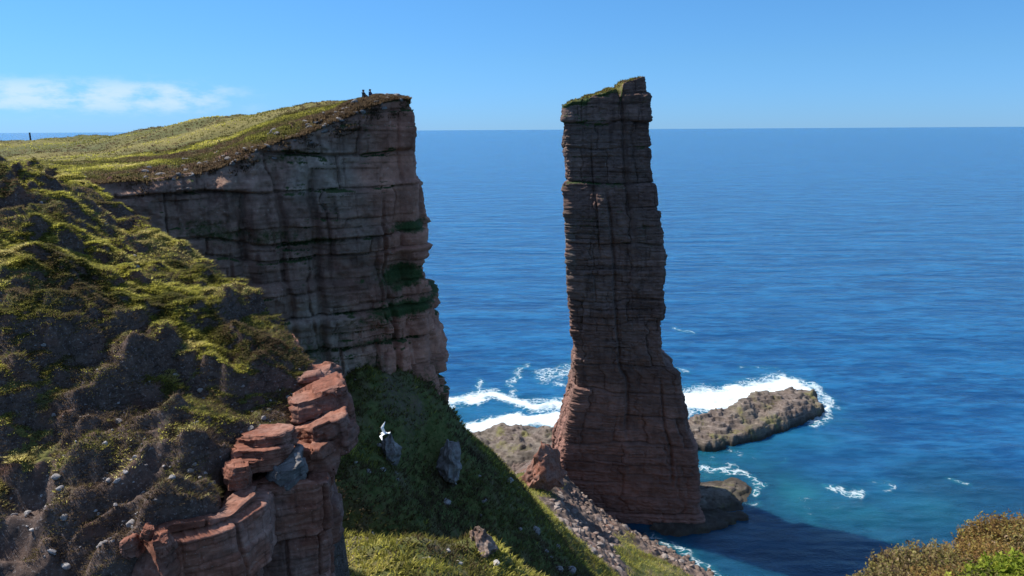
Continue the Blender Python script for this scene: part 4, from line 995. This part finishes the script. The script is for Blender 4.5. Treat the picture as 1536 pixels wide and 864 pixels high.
def gull():
    c = P(577, 650, 31)
    o = bpy.data.objects.new('gull', None); COL.objects.link(o); o.location = tuple(c)
    tag(o, 'white gull gliding in front of the dark headland slope with wings raised', 'gull')
    n = 14; t = np.linspace(-1, 1, n)
    rad = 0.075 * np.interp(t, [-1, -.8, -.3, .2, .55, .75, .92, 1], [0.25, 0.5, 0.95, 1, .75, .72, .5, .08])
    xs = t * 0.24; ang = np.linspace(0, 2 * np.pi, 16, endpoint=False)
    V = np.stack([np.repeat(xs, 16), (rad[:, None] * np.cos(ang)).ravel(), (rad[:, None] * np.sin(ang) * 0.95).ravel() + np.repeat(0.02 * (t > 0.5), 16)], -1)
    Q = grid_quads(n, 16, True)
    white = plain_mat('gull_white', (0.82, 0.82, 0.8), 0.7, 0.05)
    vs, qs = [V], [Q]; base = len(V)
    for s_ in (1, -1):                                   # wings: thick, tapered, bent at the wrist
        u = np.linspace(0, 1, 12); k = np.linspace(0, 2 * np.pi, 12, endpoint=False)
        span = 0.66 * u; ch = np.interp(u, [0, .4, .7, 1], [.2, .19, .13, .03]); th = np.interp(u, [0, 1], [.028, .006])
        rise = np.interp(u, [0, .4, 1], [0.03, .26, .40]); sweep = np.interp(u, [0, .4, 1], [0.03, .08, -.12])
        yy = s_ * (0.05 + np.interp(u, [0, .4, 1], [0, .2, .50]))
        W_ = np.stack([(sweep[:, None] + ch[:, None] * 0.5 * np.cos(k)).ravel(), np.repeat(yy, 12), (rise[:, None] + th[:, None] * np.sin(k)).ravel()], -1)
        vs.append(W_); qs.append(grid_quads(12, 12, True) + base); base += len(W_)
    link('body', mesh_np('body', np.concatenate(vs), np.concatenate(qs)), white, o)
    tl = np.array([(-.2, -.03, .0), (-.2, .03, .0), (-.36, .075, .01), (-.36, -.075, .01), (-.2, -.03, .02), (-.2, .03, .02), (-.36, .075, .018), (-.36, -.075, .018)])
    link('tail', mesh_np('tail', tl, [[0, 3, 2, 1], [4, 5, 6, 7], [0, 1, 5, 4], [1, 2, 6, 5], [2, 3, 7, 6], [3, 0, 4, 7]], None, False), white, o)
    bk = bmesh.new(); bmesh.ops.create_cone(bk, cap_ends=True, segments=10, radius1=.018, radius2=.004, depth=.06, matrix=Matrix.Translation((.265, 0, .018)) @ Matrix.Rotation(math.pi / 2, 4, 'Y'))
    me = bpy.data.meshes.new('beak'); bk.to_mesh(me); bk.free()
    link('beak', me, plain_mat('beak_yellow', (0.6, 0.42, 0.06), 0.5), o)
    o.rotation_euler = (math.radians(-48), math.radians(8), math.radians(165)); o.scale = (0.78,) * 3
gull()

def post():
    c = P(47, 218, 142); z = float(plat_f(c[0], c[1]))
    top = P(47, 200, 142)[2]; h = max(1.5, top - z)
    o = bpy.data.objects.new('marker_post', None); COL.objects.link(o); o.location = (c[0], c[1], z); tag(o, 'thin dark wooden marker post standing alone on the far moor', 'post')
    wd = plain_mat('post_wood', (0.06, 0.055, 0.05), 0.9)
    for nm, r0, r1, z0, z1 in (('shaft', .17, .13, -.4, h - .12), ('cap', .19, .15, h - .12, h)):
        b = bmesh.new(); bmesh.ops.create_cone(b, cap_ends=True, segments=14, radius1=r0, radius2=r1, depth=z1 - z0, matrix=Matrix.Translation((0, 0, (z0 + z1) / 2)))
        me = bpy.data.meshes.new(nm); b.to_mesh(me); b.free(); link(nm, me, wd, o)
post()

# ------------------------------------------------------------------ world and sun
SUN_EL, SUN_AZ = math.radians(51.5), math.radians(-64)     # azimuth from +Y, clockwise positive
sd = Vector((math.sin(SUN_AZ) * math.cos(SUN_EL), math.cos(SUN_AZ) * math.cos(SUN_EL), math.sin(SUN_EL)))
sun_d = bpy.data.lights.new('sun', 'SUN'); sun_d.energy = 4.5; sun_d.angle = math.radians(0.5); sun_d.color = (1.0, 0.95, 0.86)
sun = bpy.data.objects.new('sun', sun_d); COL.objects.link(sun)
sun.rotation_euler = (-sd).to_track_quat('-Z', 'Y').to_euler()
sun.location = (-60, 20, 220)

w = bpy.data.worlds.new('World'); SC.world = w; w.use_nodes = True
nt = w.node_tree; nt.nodes.clear()
wo = nt.nodes.new('ShaderNodeOutputWorld'); bg = nt.nodes.new('ShaderNodeBackground'); sky = nt.nodes.new('ShaderNodeTexSky')
sky.sky_type = 'NISHITA'; sky.sun_disc = False; sky.sun_elevation = SUN_EL; sky.sun_rotation = SUN_AZ
sky.altitude = 100; sky.air_density = 1.0; sky.dust_density = 0.0; sky.ozone_density = 1.0
bg.inputs['Strength'].default_value = 0.13
def W(typ, ins=None, **kw):
    nd = nt.nodes.new(typ)
    for k, v in kw.items(): setattr(nd, k, v)
    for k, v in (ins or {}).items():
        if hasattr(v, 'node'): nt.links.new(v, nd.inputs[k])
        else: nd.inputs[k].default_value = v
    return nd
tc = W('ShaderNodeTexCoord').outputs['Generated']
sx = W('ShaderNodeSeparateXYZ', {0: tc})
az = W('ShaderNodeMath', {0: sx.outputs[0], 1: sx.outputs[1]}, operation='ARCTAN2').outputs[0]
el = W('ShaderNodeMath', {0: sx.outputs[2]}, operation='ARCSINE').outputs[0]
def wm(op, a, b=0.0): return W('ShaderNodeMath', {0: a, 1: b}, operation=op).outputs[0]
def ws(a, b, x): return W('ShaderNodeMapRange', {'Value': x, 'From Min': a, 'From Max': b}, interpolation_type='SMOOTHSTEP').outputs[0]
cv = W('ShaderNodeCombineXYZ', {0: wm('MULTIPLY', az, 22.0), 1: wm('MULTIPLY', el, 62.0), 2: 4.1}).outputs[0]
cn = W('ShaderNodeTexNoise', {'Vector': cv, 'Scale': 1.0, 'Detail': 8, 'Roughness': 0.6}).outputs['Fac']
reg = wm('MULTIPLY', ws(-0.28, -0.42, az), wm('MULTIPLY', ws(0.008, 0.036, el), ws(0.068, 0.045, el)))
cl = wm('MULTIPLY', ws(0.46, 0.76, wm('ADD', cn, wm('MULTIPLY', reg, 0.16))), reg)
haze = wm('MULTIPLY', ws(0.16, 0.0, el), 0.0)
mixc = W('ShaderNodeMix', data_type='RGBA')
rmp = W('ShaderNodeValToRGB', {'Fac': wm('DIVIDE', el, 1.6)}); cr = rmp.color_ramp
for i, (p_, c_) in enumerate([(0.0, (.145, .32, .76)), (0.053, (.185, .375, .65)), (0.106, (.207, .425, .66)), (0.3, (.6, .70, .80)), (0.6, (1.0, 1.0, 1.0))]):
    e_ = cr.elements[i] if i < 2 else cr.elements.new(p_)
    e_.position = p_; e_.color = (*c_, 1)
mul = W('ShaderNodeMix', data_type='RGBA', blend_type='MULTIPLY'); mul.inputs[0].default_value = 1.0
nt.links.new(sky.outputs[0], mul.inputs[6]); nt.links.new(rmp.outputs[0], mul.inputs[7])
nt.links.new(wm('MULTIPLY', cl, 0.55), mixc.inputs[0]); nt.links.new(mul.outputs[2], mixc.inputs[6]); mixc.inputs[7].default_value = (4.0, 4.5, 5.1, 1)
nt.links.new(mixc.outputs[2], bg.inputs['Color']); nt.links.new(bg.outputs[0], wo.inputs['Surface'])

SC.render.engine = 'CYCLES'
SC.cycles.max_bounces = 5; SC.cycles.diffuse_bounces = 3; SC.cycles.glossy_bounces = 2; SC.cycles.transmission_bounces = 2
SC.cycles.use_denoising = True
SC.view_settings.view_transform = 'Standard'; SC.view_settings.look = 'None'; SC.view_settings.exposure = 0.68; SC.view_settings.gamma = 1.0
